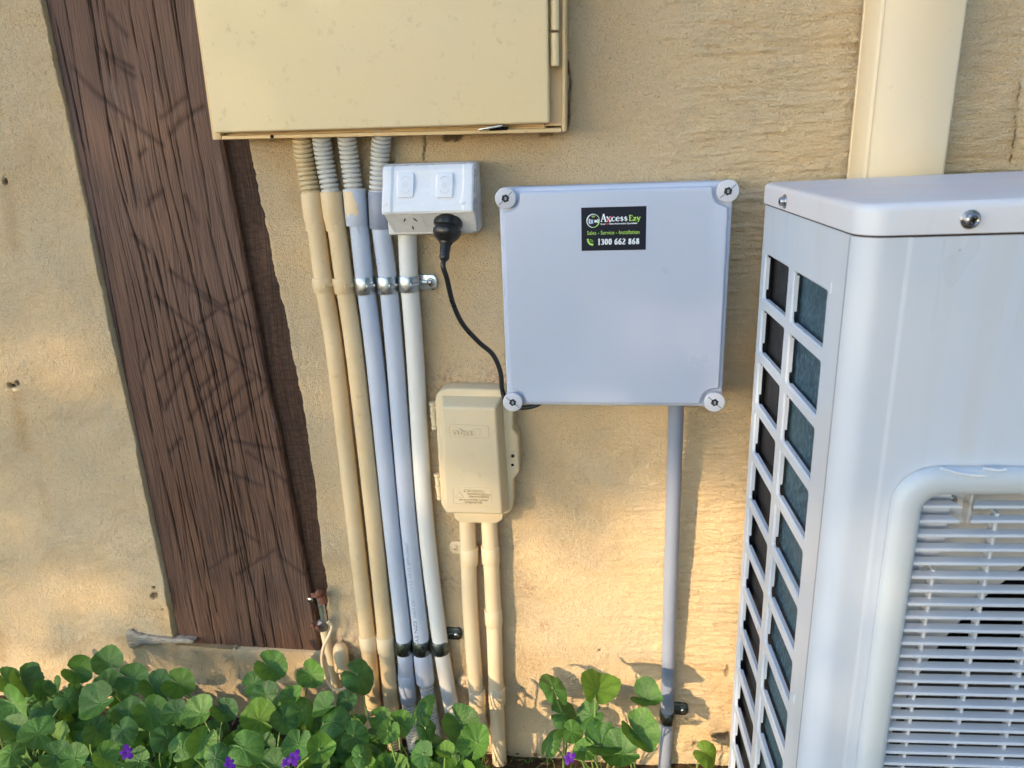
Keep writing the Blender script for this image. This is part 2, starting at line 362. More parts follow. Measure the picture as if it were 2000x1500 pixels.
def grid_object(name, xs, zs, Y, mat, attrs={}, parent=None, X=None):
    nx, nz = len(xs), len(zs); X0, Z = np.meshgrid(xs, zs); X = X0 if X is None else X
    off = np.array(BASE[parent]) if parent else np.zeros(3)
    v = np.stack([X.ravel(), Y.ravel(), Z.ravel()], 1) - off
    i = np.arange(nx * nz).reshape(nz, nx); f = np.stack([i[:-1, :-1], i[:-1, 1:], i[1:, 1:], i[1:, :-1]], -1).reshape(-1, 4)
    me = bpy.data.meshes.new(name); me.vertices.add(len(v)); me.vertices.foreach_set('co', v.astype(np.float32).ravel())
    me.loops.add(f.size); me.loops.foreach_set('vertex_index', f.ravel().astype(np.int32)); me.polygons.add(len(f))
    me.polygons.foreach_set('loop_start', (np.arange(len(f)) * 4).astype(np.int32)); me.update(calc_edges=True)
    me.polygons.foreach_set('use_smooth', np.ones(len(f), bool))
    for k, a in attrs.items():
        at = me.attributes.new(k, 'FLOAT', 'POINT'); at.data.foreach_set('value', a.ravel().astype(np.float32))
    me.materials.append(mat); me.validate(); o = bpy.data.objects.new(name, me); C.objects.link(o)
    if parent: o.parent = parent; BASE[o] = tuple(off)
    return o
def spaced(a, b, step, far0, far1):
    core = list(np.arange(a, b, step)); s = step; x = a; lo = []
    while x > far0: s = min(s * 1.25, .2); x -= s; lo.append(x)
    s = step; x = core[-1]; hi = []
    while x < far1: s = min(s * 1.25, .2); x += s; hi.append(x)
    return np.array(lo[::-1] + core + hi)
def px2(pts, off=0.): return [(P(a, b, off)[0], P(a, b, off)[2]) for a, b in pts]
def interp(pts, z):
    p = sorted([(b, a) for a, b in pts]); return np.interp(z, [q[0] for q in p], [q[1] for q in p])

# ================================================================ SETTING
ZG = -.99
post_L = px2([(85, 0), (350, 1255)]); post_R = px2([(430, 280), (522, 760), (625, 1272)]); strip_R = px2([(487, 290), (560, 620), (602, 860), (640, 1145), (640, 1272)])
zb_l, zb_r = P(358, 1256)[2], P(630, 1273)[2]; xb_l, xb_r = P(358, 1256)[0], P(630, 1273)[0]
def post_bottom(x): return zb_l + (zb_r - zb_l) * (x - xb_l) / (xb_r - xb_l)

xs = spaced(-1.22, .68, .0020, -4.5, 4.5); zs = spaced(-1.03, .24, .0020, -1.35, 2.6)
X, Z = np.meshgrid(xs, zs)
streakw = np.clip((X + .03) / .15, 0, 1)
H = (fbm(X * 5, Z * 5, 1, 3) - .5) * .011 + (fbm(X * 22, Z * 22, 5, 3) - .5) * .0034
grit = np.clip(fbm(X * 190, Z * 190, 11, 3, .7) - .46, 0, 1); H += grit * .0062 * (.55 - .15 * streakw)
H += (fbm(X * 45, Z * 60, 14, 2) - .5) * .0012
H += (fbm(X * 10, Z * 26, 16, 3) - .5) * .0050 * (1 - .6 * streakw)
gb_ = fbm(X * 38 + fbm(X * 9, Z * 9, 25, 2) * 2, Z * 260, 21, 3, .65); H += (np.clip(gb_, .40, 1) - .5) * .0070 * streakw
H += (fbm(X * 6, Z * 110, 31, 3, .65) - .5) * .0042 * streakw
# horizontal trowel ridges
for (a, b) in [((1500, 92), (1685, 92)), ((1500, 175), (1660, 178)), ((1340, 1165), (1420, 1166)), ((1290, 1303), (1430, 1316)), ((1230, 1302), (1300, 1303))]:
    d = seg_dist(X, Z, px2([a, b])); H -= .0022 * np.exp(-(d / .0024) ** 2)
# lumps beside downpipe, below the meter box and over the plants
def lump(px, py, r, h):
    global H
    q = P(px, py); H += h * np.exp(-((X - q[0]) ** 2 + (Z - q[2]) ** 2) / r ** 2)
for a in [(1950, 220, .02, .006), (1900, 270, .03, .005), (90, 700, .06, .003), (380, 960, .03, .0), (600, 1235, .02, .004), (690, 1250, .035, .014), (560, 380, .015, .003), (530, 560, .02, .003), (640, 1080, .02, .004), (250, 1180, .03, .003), (330, 1170, .02, .005), (1380, 1420, .02, .01), (1410, 1440, .02, .008), (1330, 1450, .02, .006)]: lump(*a)
hole = np.zeros_like(X); stain = np.zeros_like(X); red = np.zeros_like(X)
def pit(px, py, rx, rz, dep, dark=1.):
    global H, hole
    q = P(px, py); e = ((X - q[0]) / rx) ** 2 + ((Z - q[2]) / rz) ** 2 + (fbm(X * 160, Z * 160, 41, 3) - .5) * 1.6
    m = np.clip(1.25 - e, 0, 1); m = m * m * (3 - 2 * m); H -= dep * m; hole = np.maximum(hole, np.clip(m * 1.4 - .35, 0, 1) * dark)
pit(26, 752, .007, .005, .009); pit(37, 747, .004, .004, .007); pit(8, 354, .0035, .005, .007); pit(304, 1162, .007, .008, .006, .7); pit(302, 1146, .003, .003, .004)
pit(318, 1190, .004, .003, .003, .7); pit(1170, 1272, .0028, .0022, .003); pit(598, 298, .006, .010, .010, .9)
pit(880, 268, .018, .006, .004, .8); pit(1065, 262, .012, .003, .003, .6); pit(1420, 1310, .004, .012, .003, .5)
for q in [(1375, 1455, .02, .008, .006, .5), (1412, 1432, .014, .006, .008, .7), (1395, 1470, .016, .006, .008, .6)]: pit(*q)
def crackl(pts, w=.0011, dep=.004):
    global H, hole
    j = (fbm(X * 90, Z * 90, 51, 3) - .5) * .006; d = seg_dist(X + j, Z + j, px2(pts)); m = np.exp(-(d / w) ** 2); H -= dep * m; hole = np.maximum(hole, m * .95)
crackl([(1104, -60), (1104, 115), (1110, 135), (1113, 160), (1112, 232), (1104, 258)], .0014)
crackl([(829, 258), (832, 280), (828, 300), (833, 328)], .0009)
crackl([(1993, 150), (1982, 270), (1972, 320)], .0007, .001)
def streak(px, py, px1, py1, w, s):
    global stain
    d = seg_dist(X, Z, px2([(px, py), (px1, py1)])); stain = np.maximum(stain, s * np.exp(-(d / w) ** 2))
streak(35, 780, 48, 870, .014, .75); streak(80, 950, 92, 1010, .010, .5); streak(12, 360, 30, 480, .012, .65); streak(312, 1190, 325, 1230, .014, .6); streak(0, 430, 60, 300, .03, .35)
streak(120, 1080, 170, 1130, .03, .3); streak(1985, 160, 1975, 310, .004, .6); streak(0, 1230, 5, 1290, .01, .7); streak(850, 275, 1060, 280, .02, .5); streak(600, 380, 560, 300, .03, .4); streak(1300, 1400, 1430, 1440, .03, .45)  # the long brown band under the meter box also paints its shade
streak(1390, 1310, 1430, 1380, .02, .5)
def redp(px, py, r, s):
    global red
    q = P(px, py); red = np.maximum(red, s * np.exp(-((X - q[0]) ** 2 + (Z - q[2]) ** 2) / r ** 2))
redp(880, 752, .03, .8); redp(960, 750, .03, .9); redp(870, 1135, .02, .9); redp(1030, 1152, .012, .9); redp(1060, 1225, .012, .8); redp(1035, 1300, .02, .6); redp(690, 1245, .02, .9)
# pocket that holds the post
jx = (fbm(Z * 0 + 3., Z * 120, 61, 4, .6) - .5) * .0035; jx2 = (fbm(Z * 0 + 9, Z * 60, 66, 4, .6) - .5) * .006
xl = interp(post_L, Z) + jx - .002; xr = interp(strip_R, Z) + jx2 + .001; xr = np.where(Z > P(487, 290)[2] + .03, interp(strip_R, Z) + .0, xr)
gap = .006 * np.exp(-((Z - P(345, 1230)[2]) / .045) ** 2)
inside = (X > xl - gap) & (X < xr) & (Z > post_bottom(X) - .001)
near = np.exp(-(np.minimum(np.abs(X - xl), np.abs(X - xr)) / .012) ** 2) * (Z > post_bottom(X))
H += near * .0012 * ~inside
pocket = inside.astype(float)
XW = X.copy()
for j in range(len(zs)):
    w_in = np.where(inside[j])[0]
    if len(w_in) < 3: continue
    a_, b_i = w_in[0], w_in[-1]; el = (xl - gap)[j, a_]; er = xr[j, b_i]
    XW[j, a_ - 1] = el - .0002; XW[j, a_] = el + .0004; XW[j, b_i] = er - .0004; XW[j, b_i + 1] = er + .0002
# fade of the render relief outside the visible part stays the same; the pocket is 6 cm deep
Y = -H; Y = np.where(inside, .055, Y)
wall = grid_object('house_wall', xs, zs, Y, WALL, dict(stain=stain, hole=hole, red=red), X=XW)
wall.data.flip_normals() if wall.data.polygons[0].normal.y > 0 else None
tag(wall, 'cream painted rough render wall with cracks and stains behind everything', 'wall')

# ground
gx = spaced(-1.4, .8, .02, -30, 30); gy = spaced(-.7, .06, .02, -40, .1)
GX, GY = np.meshgrid(gx, gy)
GZ = ZG + .05 * np.clip((-.25 - GX) / .5, 0, 1) * np.clip((GY + 1.0) / .5, 0, 1) + (fbm(GX * 9, GY * 9, 71, 4) - .5) * .03 * (np.abs(GX) < 3)
me = bpy.data.meshes.new('ground'); nx, ny = len(gx), len(gy); i = np.arange(nx * ny).reshape(ny, nx)
me.from_pydata(np.stack([GX.ravel(), GY.ravel(), GZ.ravel()], 1).tolist(), [], np.stack([i[:-1, :-1], i[:-1, 1:], i[1:, 1:], i[1:, :-1]], -1).reshape(-1, 4).tolist())
me.materials.append(M_SOIL); me.update(); g = bpy.data.objects.new('ground', me); C.objects.link(g); g['kind'] = 'structure'

# timber post: sawn face board and the dark rebated strip beside it
post = thing('timber_post', 'wide weathered brown hardwood post with diagonal saw marks set into the wall', 'post', (P(358, 1256)[0] + .13, .02, zb_l))
pz = np.concatenate([np.arange(min(zb_l, zb_r) - .008, .27, .0026), np.arange(.28, 2.5, .03)]); pt = np.linspace(0, 1, 300)
T, PZ = np.meshgrid(pt, pz); XL = interp(post_L, PZ) - .003; XR = interp(post_R, PZ); XR = np.where(PZ > P(430, 280)[2], interp(post_R[:2] + [(post_R[0][0] - (post_R[1][0] - post_R[0][0]) * .0, 3)], PZ), XR)
PX = XL + (XR - XL) * T; wav = (fbm(PX * 9, PZ * 2.2, 81, 1) - .5) * .05
PH = (fbm((PX + wav) * 30, PZ * 3, 83, 2) - .5) * .0009 + (fbm((PX + wav) * 300, PZ * 7, 85, 2) - .5) * .0008
crack = np.zeros_like(PX); r_ = random.Random(3)
for k in range(34):
    c0 = r_.uniform(.03, .97); z0 = r_.uniform(-.8, .25); ln = r_.uniform(.12, .45); w = r_.uniform(.0006, .0010) if k > 8 else r_.uniform(.0010, .0017)
    if k <= 8: c0 = (.30, .42, .52, .60, .47, .72, .36, .84, .15)[k]; z0 = (.05, -.15, -.5, -.65, -.35, -.2, -.05, -.4, -.6)[k]; ln = .5
    cx = XL + (XR - XL) * c0 + (fbm(PZ * 5 + k * 7, PZ * 0 + k, 90, 2) - .5) * .016 - wav * .25
    m = np.exp(-((PX - cx) / w) ** 2) * np.clip(1 - np.abs(PZ - z0) / ln, 0, 1) ** .5 * np.clip(fbm(PZ * 25, PZ * 0 + k, 95, 2) * 2.2 - .35, 0, 1)
    crack = np.maximum(crack, m)
PH -= crack * .0032
saw = np.zeros_like(PX)
def c3(l): return [(180 + a / 1.923, 500 + b / 1.923) for a, b in l]
def c2(l): return [(100 + a / 3, b / 3) for a, b in l]
sawl = [c3(l) for l in [[(290, 60), (475, 185)], [(370, 130), (520, 230), (640, 300)], [(235, 155), (400, 290), (560, 415), (670, 490)], [(590, 125), (400, 250)], [(380, 280), (290, 360)], [(430, 350), (330, 450), (270, 580)], [(545, 425), (430, 530), (360, 620)], [(600, 465), (500, 560), (430, 640)], [(650, 500), (530, 620), (480, 700)], [(460, 430), (395, 510)], [(600, 340), (560, 360)], [(210, 370), (185, 440)], [(580, 740), (720, 850)], [(520, 700), (700, 730)], [(530, 1020), (620, 1080)], [(540, 1200), (690, 1110)], [(440, 1180), (560, 1100)], [(330, 690), (290, 740)], [(700, 1130), (790, 1200)], [(470, 800), (640, 870)], [(400, 300), (240, 470)]]]
sawl += [c2(l) for l in [[(110, 390), (250, 540), (400, 660), (520, 760), (640, 850)], [(260, 270), (370, 370), (480, 450)], [(330, 80), (430, 200)], [(640, 1110), (560, 1210)], [(780, 570), (640, 690)], [(880, 620), (750, 720), (690, 790)], [(540, 870), (510, 910)], [(470, 1380), (560, 1470)], [(780, 1150), (850, 1300)], [(300, 300), (470, 400)]]]
jj = (fbm(PX * 50, PZ * 50, 99, 3) - .5) * .005
for l in sawl:
    d = seg_dist(PX + jj, PZ - jj, px2(l)); saw = np.maximum(saw, np.exp(-(d / .0036) ** 2) * (.55 + .6 * fbm(PX * 30, PZ * 30, 101, 2)))
for (a, b, rr) in [(300, 1180, .03), (470, 720, .012), (500, 1130, .02), (540, 1160, .02), (420, 1130, .02)]:
    q = P(a, b); saw = np.maximum(saw, .55 * np.exp(-((PX - q[0]) ** 2 + (PZ - q[2]) ** 2) / rr ** 2) * np.clip(fbm(PX * 60, PZ * 30, 103, 3) * 2 - .5, 0, 1))
PH -= saw * .0012
edge = np.exp(-(T / .09) ** 2) * np.clip(1.2 - np.abs(PZ - 0.) / .45, .25, 1); eb = np.minimum(T, 1 - T) * (XR - XL); PH -= .004 * np.exp(-(eb / .0022) ** 2)
PYY = .004 - PH
v = np.stack([PX.ravel(), PYY.ravel(), PZ.ravel()], 1); nzr, nxr = PX.shape
def add_depth(name, XX, YY, ZZ, back, mat, parent, attrs):
    """sheet plus its sides and back, one closed board"""
    n_z, n_x = XX.shape; off = np.array(BASE[parent]); a = np.stack([XX.ravel(), YY.ravel(), ZZ.ravel()], 1) - off; i = np.arange(n_z * n_x).reshape(n_z, n_x)
    rim = list(i[0, :]) + list(i[1:, -1]) + list(i[-1, -2::-1]) + list(i[-2:0:-1, 0]); bk = a[rim].copy(); bk[:, 1] = back - off[1]
    f = np.stack([i[:-1, :-1], i[:-1, 1:], i[1:, 1:], i[1:, :-1]], -1).reshape(-1, 4).tolist(); n0 = len(a); m = len(rim)
    f += [[rim[k], n0 + k, n0 + (k + 1) % m, rim[(k + 1) % m]] for k in range(m)]
    me = bpy.data.meshes.new(name); me.from_pydata(np.vstack([a, bk]).tolist(), [], f); me.update()
    me.polygons.foreach_set('use_smooth', [True] * len(me.polygons)); me.set_sharp_from_angle(angle=radians(50))
    for k, q in attrs.items():
        at = me.attributes.new(k, 'FLOAT', 'POINT'); at.data.foreach_set('value', np.concatenate([q.ravel(), np.zeros(m)]).astype(np.float32))
    me.materials.append(mat); o = bpy.data.objects.new(name, me); C.objects.link(o); o.parent = parent; BASE[o] = tuple(off); return o
PZb = PZ.copy(); add_depth('face_board', PX, PYY, np.maximum(PZb, post_bottom(PX) - .005), .05, WOOD, post, dict(saw=saw, crack=crack, edge=edge))
sz = np.concatenate([np.arange(zb_r - .004, P(487, 290)[2] + .06, .003), np.arange(P(487, 290)[2] + .07, 2.5, .05)]); st_ = np.linspace(0, 1, 26); ST, SZ = np.meshgrid(st_, sz)
SL = interp(post_R, SZ) + .0008; SR = interp(strip_R, SZ) + .012; SX = SL + (SR - SL) * ST; SH = (fbm(SX * 60, SZ * 150, 111, 3) - .5) * .0012 + (fbm(SX * 120, SZ * 9, 113, 2) - .5) * .0025
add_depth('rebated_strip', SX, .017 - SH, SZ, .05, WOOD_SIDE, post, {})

# ================================================================ METER BOX
OFF_F, OFF_D = .046, .062
fx0, fz0 = P(415, 273, OFF_F)[0], P(415, 273, OFF_F)[2]; fx1 = P(1104, 258, OFF_F)[0]; fz1_ = P(1104, 258, OFF_F)[2]
dx0, dz0 = P(417, 260, OFF_D)[0], P(417, 260, OFF_D)[2]; dx1 = P(1072, 240, OFF_D)[0]; dz1 = P(1072, 240, OFF_D)[2]
mbx = thing('meter_box', 'large cream painted metal meter box with hinged door at the top', 'meter box', ((fx0 + fx1) / 2, 0, fz0))
tl = (fz1_ - fz0) / (fx1 - fx0)        # the box hangs very slightly out of level
def MBX(x, y, z): return (x - (z - fz0) * tl, -y, z + (x - fx0) * tl)
BH = .62
mb = MB()
# frame as an open tray: four walls round the recess and a lip behind the door
mb.box(fx0, fx0 + .012, .006, OFF_F, fz0, fz0 + BH, .0012, 2, MBX); mb.box(fx1 - .004, fx1, -.004, OFF_F, fz0 + .0005, fz0 + BH, .0012, 2, MBX)
mb.box(fx0 + .0125, fx1 - .0045, .030, OFF_F - .0004, fz0, fz0 + .0045, .0008, 2, MBX)
mb.box(fx0 + .0125, fx1 - .0045, .0065, .034, fz0 + .005, fz0 + .0075, 0, 1, MBX)
mb.box(fx0 + .0125, fx1 - .0045, .0065, OFF_F - .0004, fz0 + BH - .004, fz0 + BH, 0, 1, MBX)
mb.box(fx1 - .026, fx1 - .0045, .030, .034, fz0 + .0048, fz0 + BH - .005, .0006, 1, MBX)
mb.box(fx0 + .0125, fx1 - .0265, .034, .038, fz0 + .0078, fz0 + BH - .0045, 0, 1, MBX)
obj('frame', mb, M_BOX, mbx)
dl = (dz1 - dz0) / (dx1 - dx0)
def DOR(x, y, z): return (x - (z - dz0) * dl, -y, z + (x - dx0) * dl)
mb = MB().box(dx0, dx1, OFF_F - .006, OFF_D, dz0, dz0 + .58, .0028, 4, DOR)
door = obj('door', mb, M_DOOR, mbx)
q = P(1055, 62, OFF_D); ring = MB().lathe([(0, .0030), (.0006, .0030), (.0006, .0022), (.0001, .0018)], (q[0], -OFF_D, q[2]), (0, -1, 0), 20); obj('dimple', ring, M_DOOR, door)
for (y0, y1) in [(64, 130), (-90, 60)]:
    a, b = P(1083, y0, .052), P(1084, y1, .052)
    mb = MB().lathe([(0, .0030), (.0008, .0048), ((Vector(a) - Vector(b)).length - .0008, .0048), ((Vector(a) - Vector(b)).length, .0030)], b, Vector(a) - Vector(b), 16)
    obj('hinge_barrel', mb, M_DOOR, mbx)
a = P(962, 249, .046); mb = MB().box(a[0] - .016, a[0] + .014, .040, .056, a[2] - .0012, a[2] + .0012, .0006, 2, lambda x, y, z: (x, -y, z + (x - a[0]) * .12)); obj('latch_tongue', mb, M_ZINC, mbx)
a = P(975, 251, .0452); mb = MB().box(a[0] - .012, a[0] + .010, .040, .0470, a[2] - .0022, a[2] + .0016, .0004, 1, lambda x, y, z: (x, -y, z)); obj('latch_slot', mb, M_DARK, mbx)
a = P(531, 266, OFF_F); mb = MB().lathe([(0, .0022), (.0016, .0022)], (a[0], -OFF_F + .001, a[2] - .0005), (0, -1, 0), 14); obj('screw_hole', mb, M_DARK, mbx)

# ================================================================ CONDUITS
RP = .0127
def catmull(pts, n=10):
    pts = [np.array(p, float) for p in pts]; pts = [2 * pts[0] - pts[1]] + pts + [2 * pts[-1] - pts[-2]]; out = []
    for i in range(1, len(pts) - 2):
        p0, p1, p2, p3 = pts[i - 1:i + 3]
        for k in range(n):
            t = k / n; out.append(.5 * ((2 * p1) + (-p0 + p2) * t + (2 * p0 - 5 * p1 + 4 * p2 - p3) * t * t + (-p0 + 3 * p1 - 3 * p2 + p3) * t ** 3))
    out.append(pts[-2]); return out
def path(l, off, n=10): return catmull([P(p[0], p[1], p[2] if len(p) > 2 else off) for p in l], n)
def resample(pts, step):
    pts = [np.array(p) for p in pts]; out = [pts[0]]; acc = 0.
    for a, b in zip(pts[:-1], pts[1:]):
        L = np.linalg.norm(b - a); t = step - acc
        while t <= L: out.append(a + (b - a) * t / L); t += step
        acc = L - (t - step)
    return out
def corrugated(l, off, r, pitch=.0061):
    p = resample(path(l, off, 14), pitch / 8); prof = [0, 0, 0, 0, .0004, .0032, .0034, .0006]
    return MB().tube(p, [r - prof[i % 8] for i in range(len(p))], 22)
def clip(px, py0, py1, r, off, tabside, mat, label, group, tab=True, tx=None, ty=None, parent_slope=(0, 0)):
    """saddle clip: a band round the pipe and a screwed tab beside it"""
    a = np.array(P(px[0], py0, off)); b = np.array(P(px[1], py1, off)); ax = Vector(b - a); L = ax.length; ax.normalize()
    t = thing('pipe_clip', label, 'pipe clip', (a + b) / 2 + np.array([0, r, 0]), group)
    m = MB().lathe([(0, r), (0, r + .0012), (.0006, r + .0016), (L - .0006, r + .0016), (L, r + .0012), (L, r)], a, ax, 32)
    obj('band', m, mat, t)
    if mat in (M_ZINC, M_CREAM):
        c = (a + b) / 2; side = np.array([cos(.7), -sin(.7), 0]) * (r + .0012); m = MB().box(-.007, .007, -.0014, .0014, -.0028, .0028, .0012, 3, lambda x, y, z: tuple(c + side + np.array([x * sin(.7), x * cos(.7) * 1.0, 0]) + np.array([y * cos(.7), -y * sin(.7), 0]) + np.array(ax) * z)); obj('pressed_rib', m, mat, t)
    if tab:
        q = P(tx, ty, .004); w = .0075; x0 = min(a[0], b[0]) * 0 + (a[0] + b[0]) / 2
        pts = []; s = 1 if q[0] > x0 else -1; h = .0105; ex = q[0] + s * .008
        pts = [(x0 + s * r * .8, q[2] - h), (ex - s * .004, q[2] - h), (ex, q[2] - h + .004), (ex + s * .001, q[2]), (ex, q[2] + h - .004), (ex - s * .004, q[2] + h), (x0 + s * r * .8, q[2] + h)]
        m = MB().prism(pts, .000, .0065, lambda x, z, d: (x, -d, z), .0006, 2); m.lathe([(0, .0062), (.0016, .0048), (.002, .003)], (q[0], -.0063, q[2]), (0, -1, 0), 24); m.box(x0 + s * r * .8 if s > 0 else q[0] + .004, q[0] - .004 if s > 0 else x0 + s * r * .8, .0064, .0086, q[2] - .0032, q[2] + .0032, .001, 2, lambda x, y, z: (x, -y, z)); tb = obj('tab', m, mat, t)
        sc = MB().lathe([(0, .0042), (.0014, .0042), (.0026, .0030), (.0030, .0012)], (q[0], -.0080, q[2]), (0, -1, 0), 20); s_ = obj('screw', sc, M_STEEL if mat in (M_ZINC, M_ZINC2) else mat, tb)
        for an in (.5, .5 + pi / 2):
            sc = MB().box(-.0017, .0017, 0, .0004, -.0003, .0003, 0, 1, lambda x, y, z: (q[0] + x * cos(an) - z * sin(an), -.0109 - y, q[2] + x * sin(an) + z * cos(an))); obj('cross_slot', sc, M_DARK, s_)
    return t
def text_mesh(body, size, extrude=.0, align='CENTER', bold=0., spacing=1.):
    c = bpy.data.curves.new('lettering', 'FONT'); c.body = body; c.size = size; c.extrude = extrude; c.align_x = align; c.offset = bold; c.resolution_u = 3; c.space_character = spacing
    o = bpy.data.objects.new('lettering', c); C.objects.link(o); bpy.context.view_layer.update()
    me = bpy.data.meshes.new_from_object(o.evaluated_get(bpy.context.evaluated_depsgraph_get())); bpy.data.objects.remove(o); bpy.data.curves.remove(c)
    m = MB(); m.add([tuple(v.co) for v in me.vertices], [tuple(p.vertices) for p in me.polygons]); bpy.data.meshes.remove(me); return m
def remap(m, fn): m.v = [tuple(map(float, fn(*v))) for v in m.v]; return m

LC = dict(top=[])
def conduit(label, main, off, mat, coupling=None, sleeve=None, sleeve_mat=None, lower=None, r=RP, flare=None):
    t = thing('conduit', label, 'conduit', P(main[-1][0], main[-1][1], .0), 'conduits running down the wall under the meter box')
    obj('pipe', MB().tube(path(main, off), r, 24), mat, t)
    if sleeve: obj('corrugated_sleeve', corrugated(sleeve, off, .0125), sleeve_mat, t)
    for cpl in (coupling or []):
        (a0, a1, cm, cr, taper) = cpl; a = Vector(P(*a0, off)); b = Vector(P(*a1, off)); L = (b - a).length
        prof = [(0, cr - .002), (0, cr - .0004), (.0008, cr)] + ([(L * .62, cr), (L * .85, cr - .0016), (L, r + .0002)] if taper else [(L - .0008, cr), (L, cr - .0004), (L, r)])
        obj('coupling', MB().lathe(prof, a, b - a, 32), cm, t)
    for lw in (lower or []): obj('corrugated_hose', corrugated(lw[0], off, lw[2] if len(lw) > 2 else .0125), lw[1], t)
    return t
OFFP = .0165
c1 = conduit('cream painted conduit furthest left, under brown painted corrugated sleeve', [(610, 376), (631, 540), (656, 700), (690, 1000), (718, 1240), (729, 1372)], OFFP, M_CREAM, [((608.5, 378), (616, 450), M_CREAM, .0139, True)], [(588, 262, .024), (597, 318), (610, 384)], M_CORRC, [([(729, 1366), (735, 1440), (740, 1490)], M_CORRC)])
c2_ = conduit('cream painted conduit between the leftmost conduit and the blue grey ones', [(649, 376), (671, 540), (694, 700), (728, 1000), (752, 1240), (765, 1380)], OFFP, M_CREAM, [((646.5, 374), (656, 450), M_CREAM, .0146, True)], [(627, 258, .024), (634, 310), (648, 384)], M_CORR, [([(765, 1374), (770, 1440), (776, 1500)], M_CORRC)])
c3_ = conduit('blue grey conduit with paint smear on its grey coupling, third from the left', [(694, 372), (702, 445), (712, 540), (732, 700), (762, 1000), (788, 1240), (794, 1330)], OFFP, M_BLUE, [((692, 369), (698.5, 440), M_BLUE, .0152, False), ((793, 1316), (798, 1368), M_BLUE, .0138, False)], [(676, 256, .024), (683, 310), (692, 378)], M_CORR, [([(798, 1362), (803, 1410), (812, 1470)], M_CORR, .0118)])
c4_ = conduit('blue grey conduit with black printed lettering, flaring into corrugated hose', [(742, 372), (745, 445), (757, 540), (772, 700), (796, 1000), (822, 1240), (826, 1300)], OFFP, M_BLUE, [((740.5, 374), (743.5, 446), M_GREYPIPE, .0146, False), ], [(747, 252, .024), (743, 300), (739, 380)], M_CORR, [([(830, 1322), (840, 1380), (852, 1465)], M_CORR, .0115)])
a, b = Vector(P(824.5, 1270, OFFP)), Vector(P(831, 1330, OFFP)); L = (b - a).length
obj('socket', MB().lathe([(0, RP), (.004, RP + .0005), (.013, .0150), (L, .0150), (L, .012)], a, b - a, 32), M_BLUE, c4_)
c5_ = conduit('plain white conduit rising into the underside of the power outlet', [(795, 440), (796, 470), (799, 540), (811, 700), (830, 1000), (858, 1240), (884, 1390), (905, 1450), (925, 1500)], OFFP, M_WHITEPIPE, r=.0124)
# paint smear and mould nib on the third coupling
a = P(704, 447, OFFP); obj('moulding_nib', MB().box(-.001, .001, 0, .001, -.004, .004, .0005, 2, lambda x, y, z: (a[0] + x - z * .25, a[1] - RP - y, a[2] + z)), M_BLUE, c3_)
sm = MB(); A0, A1 = np.array(P(692, 369, OFFP)), np.array(P(698.5, 440, OFFP)); dv = (A1 - A0) / np.linalg.norm(A1 - A0); vs = []; na, nd = 16, 20
for i in range(na + 1):
    for k in range(nd + 1):
        an = -.85 + i * .09; d = .002 + k * .0016; vs.append(A0 + dv * d + np.array([sin(an), -cos(an), 0]) * (.0152 + .0003))
r_ = random.Random(4); fs = []
for i in range(na):
    for k in range(nd):
        an = -.85 + i * .09; d = .002 + k * .0016; lim = .10 + .30 * min(1, max(0, (d - .006) / .012)) + r_.uniform(-.05, .05)
        if an < lim and d < .031 + .002 * sin(an * 9): fs.append((i * (nd + 1) + k, i * (nd + 1) + k + 1, (i + 1) * (nd + 1) + k + 1, (i + 1) * (nd + 1) + k))
obj('paint_smear', sm.add(vs, fs), M_CREAM2, c3_, fix=False)
# lettering printed along the fourth conduit
pl = path([(772, 700), (796, 1000), (822, 1240), (826, 1300)], OFFP, 30)
pl = [p for p in pl if P(0, 1048, OFFP)[2] - 3 < p[2]]; ar = np.array(pl); sl_ = np.concatenate([[0], np.cumsum(np.linalg.norm(np.diff(ar, axis=0), axis=1))])
zT, zB = P(800, 1052, OFFP)[2], P(820, 1247, OFFP)[2]; sB = np.interp(-zB, -ar[:, 2], sl_); sT = np.interp(-zT, -ar[:, 2], sl_)
for body, f0, f1, k in [('AS/NZS', 0, .23, .0085), ('2053 CE/11/11/12 10:12', .26, .76, .007), ('25MM CONDUIT', .78, 1., .007)]:
    tm = text_mesh(body, k, 0, 'LEFT', 0); xm = max(v[0] for v in tm.v); s0 = sB + (sT - sB) * f0; s1 = sB + (sT - sB) * f1
    def bend(x, y, z):
        s = s0 + (s1 - s0) * x / xm; c = np.array([np.interp(s, sl_, ar[:, i]) for i in range(3)]); an = -.25 + (-(y - .0025)) / RP * 1.0
        return c + np.array([sin(an), -cos(an), 0]) * (RP + .0002)
    remap(tm, bend); obj('printed_lettering', tm, Mat('faded_ink', .6, .3, (.10, .11, .15) if f0 == 0 else (.22, .25, .33)).m, c4_, smooth=None, fix=False)
a = P(752, 512, OFFP); obj('scuff', MB().box(-.006, .005, 0, .0003, -.0004, .0003, 0, 1, lambda x, y, z: (a[0] + x, a[1] - RP * cos(x / RP) - y - .0001, a[2] + z)), M_GREYPIPE, c4_)

